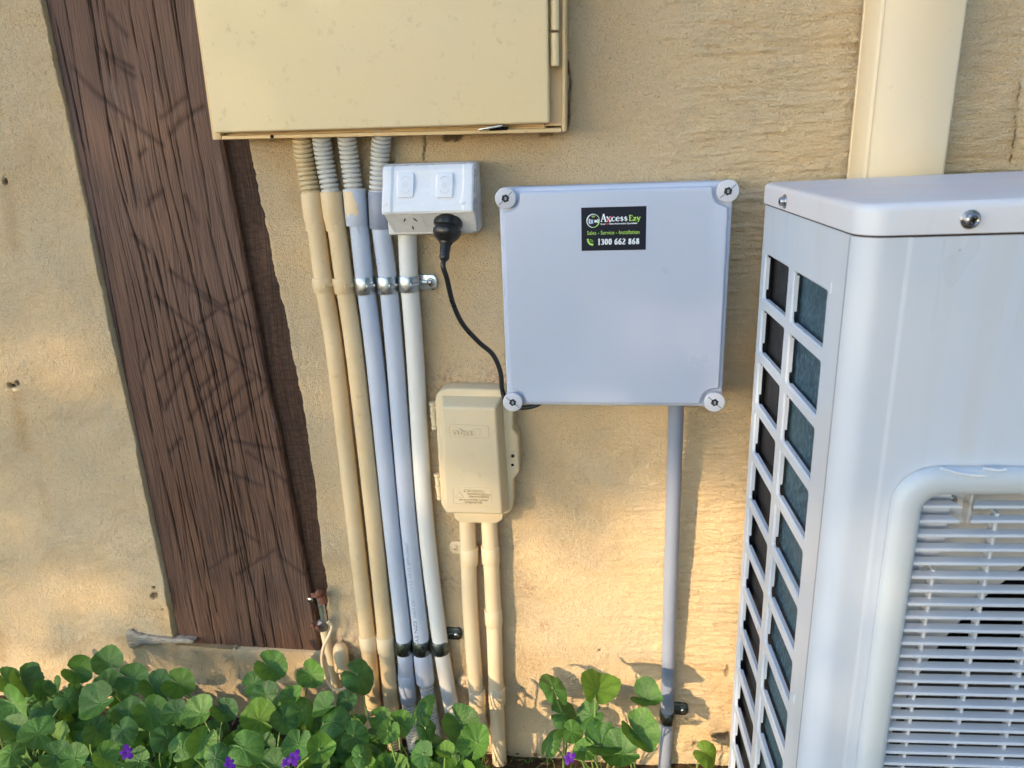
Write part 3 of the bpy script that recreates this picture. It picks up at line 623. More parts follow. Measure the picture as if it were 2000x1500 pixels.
# saddle clips
GC = 'saddle clips across the row of conduits'
ups = [(629.5, 633, 541, 569, RP, M_CREAM, 'cream painted clip on leftmost conduit below the corrugated sleeve'), (669, 674, 541, 571, RP, M_CREAM, 'cream painted upper clip on second conduit, beside the first grey metal clip'),
       (711, 716, 540, 573, RP, M_ZINC, 'dull zinc upper clip on the conduit with the paint smear'), (755, 759, 539, 572, RP, M_ZINC, 'zinc upper clip on the lettered blue grey conduit'), (797.5, 799.5, 538, 569, .0124, M_ZINC, 'shiny zinc clip with screwed tab on the white conduit below the outlet')]
for i, (x0, x1, y0, y1, r, m, lb) in enumerate(ups):
    clip((x0, x1), y0, y1, r, OFFP, 1, m, lb, GC, tab=(i == 4), tx=842, ty=551)
lows = [(717.5, 721.5, 1238, 1266, RP, M_CREAM2, 'cream painted lower clip on leftmost conduit just above the leaves'), (751.5, 755, 1240, 1272, RP, M_CREAM2, 'cream painted lower clip on the second conduit'),
        (787.5, 790, 1248, 1273, RP, M_ZINC2, 'dark metal lower clip on the conduit with the paint smear'), (821.5, 824.5, 1248, 1274, RP, M_ZINC2, 'dark metal lower clip directly under the printed lettering'), (857, 862, 1249, 1273, .0124, M_ZINC2, 'dark metal lower clip with screwed tab on the white conduit')]
for i, (x0, x1, y0, y1, r, m, lb) in enumerate(lows):
    clip((x0, x1), y0, y1, r, OFFP, 1, m, lb, GC, tab=(i == 4), tx=892, ty=1237)

# utility box conduits
GN = 'cream conduits under the small beige utility box'
for lb, main, cps in [('cream conduit on the left under the beige utility box', [(912, 1000), (913, 1030), (919, 1200), (932, 1370), (940, 1430)], [((932, 1372), (936, 1395))]),
                 ('cream conduit on the right under the beige utility box, reaching the soil', [(955, 1000), (956, 1030), (964, 1200), (970, 1370), (977, 1510)], [])]:
    t = thing('conduit', lb, 'conduit', P(*main[-1]), GN); obj('pipe', MB().tube(path(main, .019), .0121, 24), M_CREAM2, t)
    if cps: a, b = P(931, 1375, .019), P(936, 1400, .019); obj('coupling', MB().lathe([(0, .0121), (.001, .0135), (.016, .0135), (.017, .0121)], a, Vector(b) - Vector(a), 28), M_CREAM2, t)
for (x0, x1, y0, y1, lb, tb, tx, ty) in [(916, 917, 1068, 1100, 'upper cream clip on the left conduit of the utility box', True, 890, 1068), (957, 959, 1065, 1098, 'upper cream clip on the right conduit of the utility box', False, 0, 0),
                               (963, 965, 1189, 1219, 'middle cream clip, the only one halfway down the right utility conduit', False, 0, 0), (931, 933, 1345, 1374, 'lower cream clip on the left conduit of the utility box', True, 906, 1330), (970, 971, 1341, 1371, 'lower cream clip on the right conduit of the utility box', False, 0, 0)]:
    clip((x0, x1), y0, y1, .0121, .019, -1, M_CREAM2, lb, 'cream clips on the utility box conduits', tab=tb, tx=tx, ty=ty)

# grey conduit under the grey enclosure
GOFF = [(1320, 780, .045), (1319, 850, .040), (1308, 1200, .022), (1303, 1390, .013), (1300, 1450, .013), (1297, 1520, .013)]
t = thing('conduit', 'slim grey conduit dropping straight down from the pale grey enclosure', 'conduit', P(1297, 1510))
obj('pipe', MB().tube(path(GOFF, .02), .0104, 24), M_GREYPIPE, t)
clip((1303.5, 1303), 1388, 1409, .0104, .013, 1, M_ZINC2, 'small dark metal clip on the slim grey conduit near the ground', None, tab=True, tx=1333, ty=1384)

# ================================================================ POWER OUTLET
def Q(px, py, off): p = P(px, py, off); return p[0], p[2]
gx0, gz1 = Q(745, 328, .062); gx1 = Q(924, 328, .062)[0]; gzf = Q(830, 417, .078)[1]; gzb = Q(830, 458, .040)[1]; gzt = Q(830, 326, .058)[1]
out = thing('power_outlet', 'white weatherproof double power outlet with two switches below the meter box', 'power outlet', ((gx0 + gx1) / 2, 0, gzb))
bx0, bx1 = Q(757, 350, .02)[0], Q(936, 400, .02)[0]
mb = MB().prism([(bx0, gzb - .001), (bx1 - .004, gzb - .001), (bx1, gzb + .004), (bx1, gzt + .001), (bx1 - .004, gzt + .004), (bx0 + .004, gzt + .004), (bx0, gzt)], .002, .026, lambda x, z, d: (x, -d, z), .002, 3); obj('back_box', mb, M_GPO2, out)
mb = MB().prism([(bx0 + .001, gzb), (bx1 - .006, gzb), (bx1 - .002, gzb + .004), (bx1 - .002, gzt + .001), (bx1 - .006, gzt + .004), (bx0 + .004, gzt + .004), (bx0 + .001, gzt)], .0265, .041, lambda x, z, d: (x, -d, z), .003, 4); obj('middle_plate', mb, M_GPO2, out)
# hood: profile in (depth,height) swept along x with raised cheeks and a sunken switch panel
def hood_prof(ins): return [(.041, gzt + .003), (.056 - ins, gzt + .002), (.0615 - ins, gzt - .003), (.066 - ins, gzt - .02), (.0745 - ins, (gzt + gzf) / 2 - .008), (.0785 - ins * .5, gzf + .003), (.0775 - ins * .5, gzf), (.070, gzf + .0005), (.0405, gzb + .003)]
stations = [(gx0, .0030, .002), (gx0 + .0016, .0006, 0), (gx0 + .004, 0, 0), (gx0 + .0115, 0, 0), (gx0 + .0145, .0028, 0), (gx1 - .0145, .0028, 0), (gx1 - .0115, 0, 0), (gx1 - .004, 0, 0), (gx1 - .0016, .0006, 0), (gx1, .0030, .002)]
mb = MB(); vs = []; NPf = 9
for (x, ins, e) in stations:
    for k, (d, z) in enumerate(hood_prof(ins)):
        taper = .0035 * (k >= 8); xx = x + (taper if x < (gx0 + gx1) / 2 else -taper) ; vs.append((xx, -d, z))
fs = [(i * NPf + k, i * NPf + (k + 1) % NPf, (i + 1) * NPf + (k + 1) % NPf, (i + 1) * NPf + k) for i in range(len(stations) - 1) for k in range(NPf)] + [tuple(range(NPf)), tuple((len(stations) - 1) * NPf + k for k in range(NPf))]
mb.add(vs, fs); hood = obj('cover', mb, M_GPO, out, smooth=28)
# frame of the slanted front
n1 = Vector((0, -(.0785 - .0660), gzf + .003 - (gzt - .02))).normalized(); o1 = Vector((0, -.0660 + .0028, gzt - .02))
fn_ = Vector((0, n1.z, -n1.y)).normalized();  fn_ = fn_ if fn_.y < 0 else -fn_
for cx_px in (791, 868):
    cx = Q(cx_px, 365, .07)[0]; cz = Q(cx_px, 364, .071)[1]; s = (cz - o1.z) / n1.z
    def SW(a, b, d, cx=cx, s=s): p = o1 + n1 * (s + b) + fn_ * d; return (cx + a, p.y, p.z)
    def rr(w, h, r, n=5):
        o = []
        for (sx, sy, a0) in [(1, 1, 0), (-1, 1, pi / 2), (-1, -1, pi), (1, -1, 3 * pi / 2)]:
            for k in range(n + 1): an = a0 + k * pi / 2 / n; o.append((sx * (w - r) + r * cos(an), sy * (h - r) + r * sin(an)))
        return o
    mb = MB().prism(rr(.0122, .0180, .003), -.001, .0012, SW, .0004, 2); base = obj('switch_surround', mb, M_GPO, out)
    mb = MB().prism(rr(.0104, .0158, .0028), -.0008, .0042, SW, .0011, 3); sw = obj('switch', mb, M_GPO, out)
    for ax in (-.0022, 0, .0022):
        obj('ridge', MB().box(ax - .0003, ax + .0003, -.0035, .0035, 0, .0003, 0, 1, lambda x, y, z: SW(x, y, .0041 + z)), M_GPO2, sw)
    for sg in (1, -1):
        pts = [SW(.0050 * cos(q), sg * (.0065 + .0042 * sin(q)), .0044) for q in np.linspace(0, pi, 9)]; obj('moulded_arc', MB().tube(pts, .0003, 5), M_GPO2, sw)
for px_, py_ in [(752, 398), (904, 394)]:
    q = P(px_, py_, .0758); obj('screw_cap', MB().lathe([(0, .0042), (.0012, .0042), (.0016, .0036)], (q[0], -.0745, q[2]), (fn_.x, fn_.y, fn_.z), 20), M_GPO, out)
# socket face: earth and active/neutral slots on the underside slope
us = Vector((0, -(.0405 - .070), gzb + .003 - (gzf + .0005))).normalized(); uo = Vector((0, -.070, gzf + .0005)); un = Vector((0, -us.z, us.y)); un = un if un.z < 0 else -un
def SK(cx): return lambda a, b, d: ((cx + a), (uo + us * b + un * d).y, (uo + us * b + un * d).z)
LU = (Vector((0, -.0405, gzb + .003)) - uo).length
for cxp in (805, 872):
    cx = Q(cxp, 438, .055)[0]; f = SK(cx); so_ = obj('socket', MB().prism(rr(.0165, LU * .40, .008), 0, .0003, lambda a, b, d: f(a, b + LU * .52, d), 0), M_GPO, out)
    for (dx, dy, an) in [(-.0078, .33, .5), (.0060, .33, -.5), (-.001, .74, 0)]:
        obj('pin_slot', MB().box(-.0007, .0007, -.0032, .0032, 0, .0004, 0, 1, lambda x, y, z: f(dx + x * cos(an) - y * sin(an), LU * dy + x * sin(an) + y * cos(an), .0005 + z)), M_DARK, so_)

# plug and cord
cord = thing('plug_cable', 'black plug and cord curving from the outlet behind the grey enclosure', 'power cord', P(875, 445, .05))
pa = Vector(P(877, 420, .050)); pb = Vector(P(868, 500, .068)); pax = (pb - pa).normalized(); LL = (pb - pa).length
obj('plug', MB().lathe([(0, .016), (.001, .0180), (.010, .0186), (.0135, .0182), (.0155, .0160), (.0175, .0165), (.0195, .0180), (.0235, .0180), (.0285, .0155), (.033, .0110), (.0345, .0090), (.037, .0082)], pa, pax, 36), M_BLACK, cord)
prof = []; d = .036
for k in range(6): prof += [(d, .0075 - k * .00025), (d + .0012, .0075 - k * .00025), (d + .0014, .0062), (d + .0022, .0062)]; d += .0023
prof += [(d, .0062), (d + .004, .0066), (d + .0062, .0060), (d + .009, .004)]
obj('strain_relief', MB().lathe(prof, pa, pax, 24), M_BLACK, cord)
ce = pa + pax * (d + .004)
cp = [tuple(ce), tuple(ce + pax * .012)] + [tuple(P(*q)) for q in [(873, 545, .070), (884, 590, .062), (903, 632, .052), (935, 668, .044), (962, 692, .040), (977, 725, .036), (981, 762, .034), (990, 785, .036), (1015, 796, .036), (1050, 790, .034), (1075, 765, .030)]]
obj('cable', MB().tube(catmull(cp, 8), .0033, 14), M_BLACK, cord)

# ================================================================ GREY ENCLOSURE
EO = .085
ec = [P(988, 387, EO), P(1421, 373, EO), P(1395, 784, EO), P(1002, 784, EO)]
xL, xR, zT_, zB_ = -.1365, .1400, -.0550, -.3340
en = thing('enclosure', 'pale grey square plastic enclosure with four corner screws', 'enclosure', ((xL + xR) / 2, 0, zB_))
def FR(x, z, d): return (x, -d, z)
def rrect(x0, x1, z0, z1, r, n=6):
    o = []
    for (cx, cz, a0) in [(x1 - r, z1 - r, 0), (x0 + r, z1 - r, pi / 2), (x0 + r, z0 + r, pi), (x1 - r, z0 + r, 3 * pi / 2)]:
        for k in range(n + 1): an = a0 + k * pi / 2 / n; o.append((cx + r * cos(an), cz + r * sin(an)))
    return o
obj('back_tray', MB().prism(rrect(xL + .004, xR - .004, zB_ + .004, zT_ - .004, .012), .002, EO - .026, FR, .001, 2), M_LID, en)
mb = MB().prism(rrect(xL + .001, xR - .001, zB_ + .001, zT_ - .001, .012), EO - .0255, EO - .006, FR, .0025, 4)
lid = obj('lid', mb, M_LID, en)
# raised panel with scooped corners
rc = .0165; e = .0058; o = []
x0, x1, z0, z1 = xL + e, xR - e, zB_ + e, zT_ - e
scr = [(P(988, 387, EO)[0], P(988, 387, EO)[2]), (P(1421, 373, EO)[0], P(1421, 373, EO)[2]), (P(1002, 784, EO)[0], P(1002, 784, EO)[2]), (P(1395, 784, EO)[0], P(1395, 784, EO)[2])]
def scoop(cx, cz, sx, sz, rev):
    # concave arc round the screw, with small fillets at its ends
    x_, z_ = (x1 if sx > 0 else x0), (z1 if sz > 0 else z0); pts = []
    xa = cx - sx * math.sqrt(max(rc ** 2 - (z_ - cz) ** 2, 1e-9)); za = cz - sz * math.sqrt(max(rc ** 2 - (x_ - cx) ** 2, 1e-9))
    aA = atan2(z_ - cz, xa - cx); aB = atan2(za - cz, x_ - cx)
    dlt = (aB - aA + pi) % (2 * pi) - pi
    arc = [(cx + rc * cos(aA + dlt * k / 9), cz + rc * sin(aA + dlt * k / 9)) for k in range(1, 9)]
    f = .005; arc = [(xa - sx * f, z_), (xa - sx * .0012, z_ - sz * .001)] + arc[1:-1] + [(x_ - sx * .001, za - sz * .0012), (x_, za - sz * f)]
    return arc[::-1] if rev else arc
o = scoop(*scr[1], 1, 1, True) + scoop(*scr[0], -1, 1, False) + scoop(*scr[2], -1, -1, True) + scoop(*scr[3], 1, -1, False)
obj('raised_panel', MB().prism(o, EO - .0062, EO + .0008, FR, .0028, 5), M_LID, lid, smooth=50)
for k, (cx, cz) in enumerate(scr):
    s = obj('corner_screw', MB().lathe([(0, .0105), (.0115, .0105), (.0118, .0128), (.0150, .0128), (.0158, .0121), (.0160, .0115)], (cx, -(EO - .012), cz), (0, -1, 0), 36), M_CAPS, en)
    an = [.75, .7, -.7, -.75][k]; yy = EO + .0040
    obj('slot', MB().box(-.0112, .0112, 0, .0003, -.0007, .0007, 0, 1, lambda x, y, z: (cx + x * cos(an) - z * sin(an), -yy - y, cz + x * sin(an) + z * cos(an))), M_GREYPIPE, s)
    hx = [(.0050 * (1 if q % 2 == 0 else .82) * cos(q * pi / 6 + .3), .0050 * (1 if q % 2 == 0 else .82) * sin(q * pi / 6 + .3)) for q in range(12)]
    obj('hex_recess', MB().prism(hx, 0, .0006, lambda a, b, d: (cx + a, -yy - d, cz + b), 0), M_INNER, s)
    obj('recess_key', MB().box(-.0014, .0010, 0, .0008, -.0022, .0018, .0003, 1, lambda x, y, z: (cx + x + .0004, -yy - y - .0001, cz + z)), M_GREYPIPE, s)

# sticker with its print
s0 = P(1136, 405, EO + .001); s1 = P(1263, 403, EO + .001); s2 = P(1261, 488, EO + .001); s3 = P(1135, 490, EO + .001)
sx0, sx1, sz1, sz0 = (s0[0] + s3[0]) / 2, (s1[0] + s2[0]) / 2, (s0[2] + s1[2]) / 2, (s2[2] + s3[2]) / 2; SWD, SHT = sx1 - sx0, sz1 - sz0
yS = EO + .0010
stk = obj('sticker', MB().prism([(sx0, sz0), (sx1, sz0), (sx1, sz1), (sx0, sz1)], EO + .0004, yS, FR, 0), Mat('black_vinyl', .55, .2, (.010, .013, .024)).m, en)
INK = {k: Mat('ink_' + k, .45, .4, c).m for k, c in dict(white=(.75, .82, .90), lime=(.42, .75, .13), red=(.62, .04, .05), blue=(.35, .50, .72)).items()}
# sticker coordinates follow the zoomed photograph: x 200..1800, y 1245..155
def SX(x): return sx0 + (x - 202) / (1790 - 202) * SWD
def SZ(y): return sz0 + (1240 - y) / (1240 - 170) * SHT
def put(name, mb, ink, k=0): obj(name, remap(mb, lambda x, y, z: (x, -(yS + .00015 + .00004 * k), z) if False else (x, y, z)), INK[ink], stk, smooth=None, fix=False)
def words(body, x0, x1, ybase, ytop, ink, serif=False, bold=0., name='lettering', lay=1):
    tm = text_mesh(body, 1., 0, 'LEFT', bold); a = np.array(tm.v); xa, xb = a[:, 0].min(), a[:, 0].max(); yb = a[:, 1].max()
    put(name, remap(tm, lambda x, y, z: (SX(x0 + (x - xa) / (xb - xa) * (x1 - x0)), -(yS + .00012 + .00004 * lay), SZ(ybase + (ytop - ybase) * y / yb))), ink)
# serif capitals and figures are drawn as thick and thin strokes with feet
GL = {
 'A': ([[(.04, 0), (.46, 1)], ], [[(.50, 1), (.92, 0)]], [[(.2, .36), (.7, .36)], [(-.04, 0), (.22, 0)], [(.72, 0), (1.04, 0)]]),
 'x': ([[(.9, .62), (.12, 0)]], [[(.12, .62), (.88, 0)]], [[(0, .62), (.34, .62)], [(.66, .62), (1, .62)], [(0, 0), (.3, 0)], [(.64, 0), (1, 0)]]),
 'c': ([], [[(.16, .46), (.08, .3), (.16, .12)]], [[(.88, .50), (.55, .62), (.16, .46)], [(.16, .12), (.5, 0), (.9, .12)]]),
 'e': ([], [[(.16, .46), (.08, .3), (.16, .12)]], [[(.12, .34), (.9, .34), (.84, .5), (.5, .62), (.16, .46)], [(.16, .12), (.5, 0), (.9, .12)]]),
 's': ([], [[(.2, .46), (.78, .18)]], [[(.8, .46), (.5, .62), (.2, .52), (.2, .46)], [(.14, .16), (.5, 0), (.78, .1), (.78, .18)]]),
 'E': ([], [[(.22, 0), (.22, 1)]], [[(.04, 1), (.86, 1), (.88, .8)], [(.22, .52), (.66, .52)], [(.04, 0), (.9, 0), (.96, .22)]]),
 'z': ([], [[(.82, .58), (.14, .04)]], [[(.1, .48), (.12, .62), (.84, .62)], [(.1, 0), (.86, 0), (.9, .16)]]),
 'y': ([[(.86, .62), (.42, -.2), (.18, -.26)]], [[(.14, .62), (.52, .04)]], [[(0, .62), (.3, .62)], [(.66, .62), (1, .62)]]),
 '1': ([], [[(.5, 0), (.5, 1)]], [[(.2, .84), (.5, 1)], [(.2, 0), (.8, 0)]]),
 '3': ([], [[(.72, .9), (.78, .72), (.6, .54)], [(.6, .52), (.84, .3), (.66, .06)]], [[(.14, .8), (.4, 1), (.72, .9)], [(.66, .06), (.36, 0), (.1, .14)]]),
 '0': ([], [[(.3, .9), (.16, .5), (.3, .1)], [(.7, .9), (.84, .5), (.7, .1)]], [[(.3, .9), (.5, 1), (.7, .9)], [(.3, .1), (.5, 0), (.7, .1)]]),
 '6': ([], [[(.6, .92), (.22, .6), (.18, .25), (.34, .04)], [(.7, .5), (.82, .28), (.68, .06)]], [[(.84, 1), (.6, .92)], [(.24, .48), (.5, .6), (.7, .5)], [(.34, .04), (.5, 0), (.68, .06)]]),
 '2': ([], [[(.72, .88), (.76, .66), (.16, .08)]], [[(.14, .78), (.4, 1), (.72, .88)], [(.12, 0), (.82, 0), (.88, .2)]]),
 '8': ([], [[(.28, .86), (.3, .64), (.72, .4), (.78, .2), (.68, .06)], [(.7, .88), (.68, .66), (.3, .42), (.2, .2), (.32, .06)]], [[(.28, .86), (.5, 1), (.7, .88)], [(.32, .06), (.5, 0), (.68, .06)]]),
}
def stroke(mb, pts, w, lay, aspect=1.):
    for (ax, ay), (bx, by) in zip(pts[:-1], pts[1:]):
        dx, dy = bx - ax, by - ay; L = hypot(dx, dy) or 1; nx_, ny_ = -dy / L * w / 2, dx / L * w / 2; ex, ey = dx / L * w * .3, dy / L * w * .3
        q = [(ax - ex + nx_, ay - ey + ny_), (ax - ex - nx_, ay - ey - ny_), (bx + ex - nx_, by + ey - ny_), (bx + ex + nx_, by + ey + ny_)]
        y = -(yS + .00012 + .00004 * lay + .000002 * len(mb.f)); mb.add([(SX(a), y, SZ(b)) for a, b in q], [(0, 1, 2, 3)])
def serif(body, x0, x1, ybase, ytop, ink, w, name='lettering', gap=.12, lay=1, widths=None):
    ws = [{' ': .45, '1': .62, 'A': 1.05, 's': .72, 'c': .8, 'e': .82, 'E': .95, 'z': .85, 'y': .95, 'x': .95}.get(c, .86) for c in body]; tot = sum(ws) + gap * (len(ws) - 1); x = x0; k = (x1 - x0) / tot; hgt = ybase - ytop; mb = MB()
    for c, cw in zip(body, ws):
        if c in GL:
            thin0, thick, thin = GL[c]
            for l, ww in [(thin0, .5), (thick, 1), (thin, .42)]:
                for pl_ in l: stroke(mb, [(x + a * cw * k, ybase - b * hgt) for a, b in pl_], w * ww, lay)
        x += (cw + gap) * k
    put(name, mb, ink)
serif('Axcess', 690, 1335, 520, 345, 'white', 38); serif('Ezy', 1370, 1650, 515, 385, 'lime', 30)
mb = MB(); stroke(mb, [(835, 470), (862, 520), (895, 450), (950, 395)], 24, 3); put('tick_mark', mb, 'red')
words('Door', 680, 800, 600, 560, 'white', bold=.03); words('&', 822, 866, 598, 560, 'red', bold=.03); words('Gate Automation Specialists', 880, 1570, 595, 555, 'white', bold=.03)
words('Sales - Service - Installation', 345, 1628, 840, 745, 'lime', bold=0)
serif('1300 662 868', 610, 1630, 1090, 950, 'white', 33)
mb = MB()
for (r0, r1, a0, a1, ink) in [(165, 135, .15 * pi, 1.5 * pi, 'white'), (165, 138, -.5 * pi, .15 * pi, 'lime'), (160, 148, .2 * pi, .5 * pi, 'lime')]:
    mb = MB(); n = 28; vs = []
    for k in range(n + 1):
        an = a0 + (a1 - a0) * k / n; th = 1 - .55 * abs(2 * k / n - 1)
        for r in (r0, r0 - (r0 - r1) * th): vs.append((SX(492 + r * cos(an)), -(yS + .00016), SZ(495 - r * sin(an) * 1.03)))
    mb.add(vs, [(2 * k, 2 * k + 1, 2 * k + 3, 2 * k + 2) for k in range(n)]); put('round_emblem', mb, ink)
def poly(pts, ink, name, lay=2): mb = MB(); mb.add([(SX(a), -(yS + .00012 + .00004 * lay), SZ(b)) for a, b in pts], [tuple(range(len(pts)))]); put(name, mb, ink)
poly([(385, 440), (412, 450), (412, 580), (385, 560)], 'white', 'gate_mark'); poly([(425, 460), (495, 470), (495, 560), (425, 575)], 'blue', 'gate_mark'); poly([(525, 472), (590, 480), (590, 535), (525, 545)], 'white', 'gate_mark'); poly([(600, 450), (628, 460), (628, 545), (600, 560)], 'white', 'gate_mark')
for rr_ in (22, 40, 58):
    mb = MB(); stroke(mb, [(500 + rr_ * cos(a), 430 - rr_ * sin(a)) for a in np.linspace(.22 * pi, .78 * pi, 7)], 9, 3); put('signal_mark', mb, 'lime')
mb = MB(); stroke(mb, [(360, 960), (375, 1020), (410, 1065), (470, 1090)], 44, 2); stroke(mb, [(352, 965), (372, 955)], 40, 2); stroke(mb, [(465, 1095), (480, 1075)], 40, 2); put('phone_mark', mb, 'lime')
for rr_ in (40, 75):
    mb = MB(); stroke(mb, [(415 + rr_ * cos(a), 1030 - rr_ * sin(a)) for a in np.linspace(.02 * pi, .5 * pi, 7)], 9, 3); put('phone_mark', mb, 'lime')

# ================================================================ UTILITY BOX
NO, NC = .030, .056
ub = thing('utility_box', 'small beige moulded plastic utility box with embossed caution panel', 'utility box', P(925, 1010, .0))
def NP(px, py, off): p = P(px, py, off); return (p[0], p[2])
outl = [NP(*q, NO) for q in [(849, 785), (852, 772), (861, 763), (875, 759), (980, 761), (996, 768), (1003, 800), (1001, 838), (1012, 852), (1014, 905), (1014, 922), (1002, 938), (1003, 985), (997, 1000), (985, 1006), (880, 1004), (868, 998), (861, 985)]]
obj('back_plate', MB().prism(outl[::-1], .003, NO, FR, .0035, 4), M_NBN, ub, smooth=40)
b_ = bmesh.new(); lo = [NP(*q, NO + .002) for q in [(859, 772), (982, 774), (996, 1001), (872, 1000)]]; hi = [NP(*q, NC) for q in [(862, 795), (968, 798), (981, 1005), (871, 1002)]]
vl_ = [b_.verts.new((x, -NO + .004, z)) for x, z in lo]; vh = [b_.verts.new((x, -NC, z)) for x, z in hi]; b_.faces.new(vl_[::-1]); b_.faces.new(vh)
for k in range(4): b_.faces.new((vl_[k], vl_[(k + 1) % 4], vh[(k + 1) % 4], vh[k]))
bmesh.ops.recalc_face_normals(b_, faces=b_.faces[:]); bmesh.ops.bevel(b_, geom=b_.edges[:], offset=.0035, segments=4, affect='EDGES', profile=.5)
cover = obj('cover', MB().bm(b_), M_NBN, ub, smooth=40)
h0, h1, h2, h3 = [np.array(q) for q in hi]
def CV(a, b): q = (h0 * (1 - a) + h1 * a) * (1 - b) + (h3 * (1 - a) + h2 * a) * b; return q
def rim(x0, x1, y0, y1, nm):
    pts = [tuple([*(lambda q: (q[0], -NC - .0001, q[1]))(CV(a, b))]) for a, b in [(x0 + .03, y0), (x1 - .03, y0), (x1, y0 + .012), (x1, y1 - .012), (x1 - .03, y1), (x0 + .03, y1), (x0, y1 - .012), (x0, y0 + .012), (x0 + .03, y0)]]
    obj(nm, MB().tube(pts, .0005, 6, False), M_NBN, cover)
rim(.13, .84, .158, .272, 'embossed_rim'); rim(.14, .82, .745, .905, 'embossed_rim')
def emb(body, xc, yc, w, h, bold=.0):
    tm = text_mesh(body, 1., .0, 'LEFT', bold); a = np.array(tm.v); xa, xb, ya, yb = a[:, 0].min(), a[:, 0].max(), a[:, 1].min(), a[:, 1].max()
    front = remap(MB().add(tm.v, tm.f), lambda x, y, z: (*(lambda q: (q[0], -NC - .0018, q[1]))(CV(xc - w / 2 + w * (x - xa) / (xb - xa), yc + h / 2 - h * (y - ya) / (yb - ya))),))
    b = bmesh.new(); vv = [b.verts.new(v) for v in front.v]
    for f in front.f:
        try: b.faces.new([vv[i] for i in f])
        except ValueError: pass
    bmesh.ops.recalc_face_normals(b, faces=b.faces[:]); r = bmesh.ops.extrude_face_region(b, geom=b.faces[:])
    for v in [g for g in r['geom'] if isinstance(g, bmesh.types.BMVert)]: v.co.y += .0020
    obj('embossed_lettering', MB().bm(b), M_NBN, cover, smooth=None)
emb('nbn', .36, .218, .34, .058, .03)
pts = [CV(.62 + .085 * cos(k * pi / 7) * (1 + .15 * (k % 2)), .215 + .033 * sin(k * pi / 7) * (1 + .2 * (k % 3 == 0))) for k in range(14)]
obj('embossed_emblem', MB().prism([tuple(p) for p in pts], NC - .0003, NC + .0006, FR, .0002, 1), M_NBN, cover)
emb('CAUTION', .50, .775, .34, .022, .02); emb('HAZARDOUS VOLTAGE', .60, .806, .40, .014, .02); emb('MAY EXIST INSIDE', .60, .832, .34, .014, .02); emb('UNAUTHORISED ACCESS', .50, .862, .50, .014, .02); emb('IS PROHIBITED', .50, .887, .30, .014, .02)
tri = [CV(.18, .842), CV(.255, .785), CV(.33, .842), CV(.18, .842)]; obj('warning_triangle', MB().tube([(q[0], -NC - .0002, q[1]) for q in tri], .0005, 6, False), M_NBN, cover)
for (px0, py0, px1, py1) in [(844, 785, 849, 838), (853, 925, 859, 975)]:
    a, b = Vector(P(px0, py0, .026)), Vector(P(px1, py1, .026)); L = (b - a).length; hb = MB()
    for f0, f1, r in [(0, .12, .0042), (.12, .18, .0030), (.18, .46, .0036), (.46, .56, .0046), (.56, .88, .0036), (.88, 1, .0042)]: hb.lathe([(L * f0 + .0001, r * .9), (L * f0 + .0006, r), (L * f1 - .0006, r), (L * f1 - .0001, r * .9)], a, b - a, 14)
    hg = obj('hinge', hb, M_NBN, ub)
    for f_ in (.2, .8): c = a + (b - a) * f_; obj('hinge_arm', MB().box(c.x, c.x + .010, -c.y - .002, -c.y + .002, c.z - .0022, c.z + .0022, .0006, 1, lambda x, y, z: (x, -y, z)), M_NBN, hg)
q = P(1002, 889, NO); s_ = obj('security_screw', MB().lathe([(0, .0070), (.001, .0070), (.0016, .0060), (.0012, .0050), (.0022, .0046), (.0026, .0030), (.0022, .0020)], (q[0], -NO, q[2]), (0, -1, 0), 24), M_NBN, ub)
obj('screw_head', MB().lathe([(0, .0034), (.0024, .0032), (.0027, .0028)], (q[0], -NO, q[2]), (0, -1, 0), 20), M_ZINC2, s_); obj('screw_socket', MB().lathe([(0, .0016), (.0031, .0016)], (q[0], -NO, q[2]), (0, -1, 0), 6), M_DARK, s_)
q = P(1001, 908, NO); obj('drain_hole', MB().lathe([(0, .0022), (.0002, .0022)], (q[0], -NO - .0001, q[2]), (0, -1, 0), 14), M_DARK, ub)
cl = [NP(*q, .034) for q in [(886, 1002), (982, 1004), (981, 1014), (970, 1022), (898, 1021), (888, 1012)]]; obj('pipe_collar', MB().prism(cl[::-1], .004, .034, FR, .0015, 2), M_NBN, ub)

# ================================================================ DOWNPIPE
dpo = .062
xa, xb, xc = P(1655, 338, .012)[0], P(1690, 345, dpo)[0], P(1847, 335, dpo)[0]
xa1, xb1, xc1 = P(1690, 0, .012)[0], P(1728, 0, dpo)[0], P(1893, 0, dpo)[0]; xa, xb, xc = (xa + xa1) / 2, (xb + xb1) / 2, (xc + xc1) / 2
dp = thing('downpipe', 'wide cream painted rectangular metal downpipe rising behind the white air conditioner', 'downpipe', ((xa + xc) / 2, 0, ZG))
obj('pipe', MB().prism([(xa + .001, .012), (xb - .003, dpo - .003), (xb + .001, dpo), (xc - .004, dpo), (xc, dpo - .004), (xc, .012)], ZG + .02, 2.5, lambda x, d, z: (x, -d, z), 0), M_DOWN, dp, smooth=60)
for (fx, w) in [(xa - .0005, .0042), (xa + .0036, .0026)]:
    obj('folded_seam', MB().box(fx, fx + w, .010, .0135 + (.003 if w < .004 else 0), ZG + .02, 2.5, .0008, 2, lambda x, y, z: (x, -y, z)), M_DOWN, dp)
obj('ridge', MB().tube([(xb + .0006, -dpo + .0002, ZG + .02), (xb + .0006, -dpo + .0002, 2.5)], .0011, 8), M_DOWN, dp)
obj('edge_seam', MB().box(xc - .0006, xc + .003, .010, .020, ZG + .02, 2.5, .0008, 2, lambda x, y, z: (x, -y, z)), M_DOWN, dp)

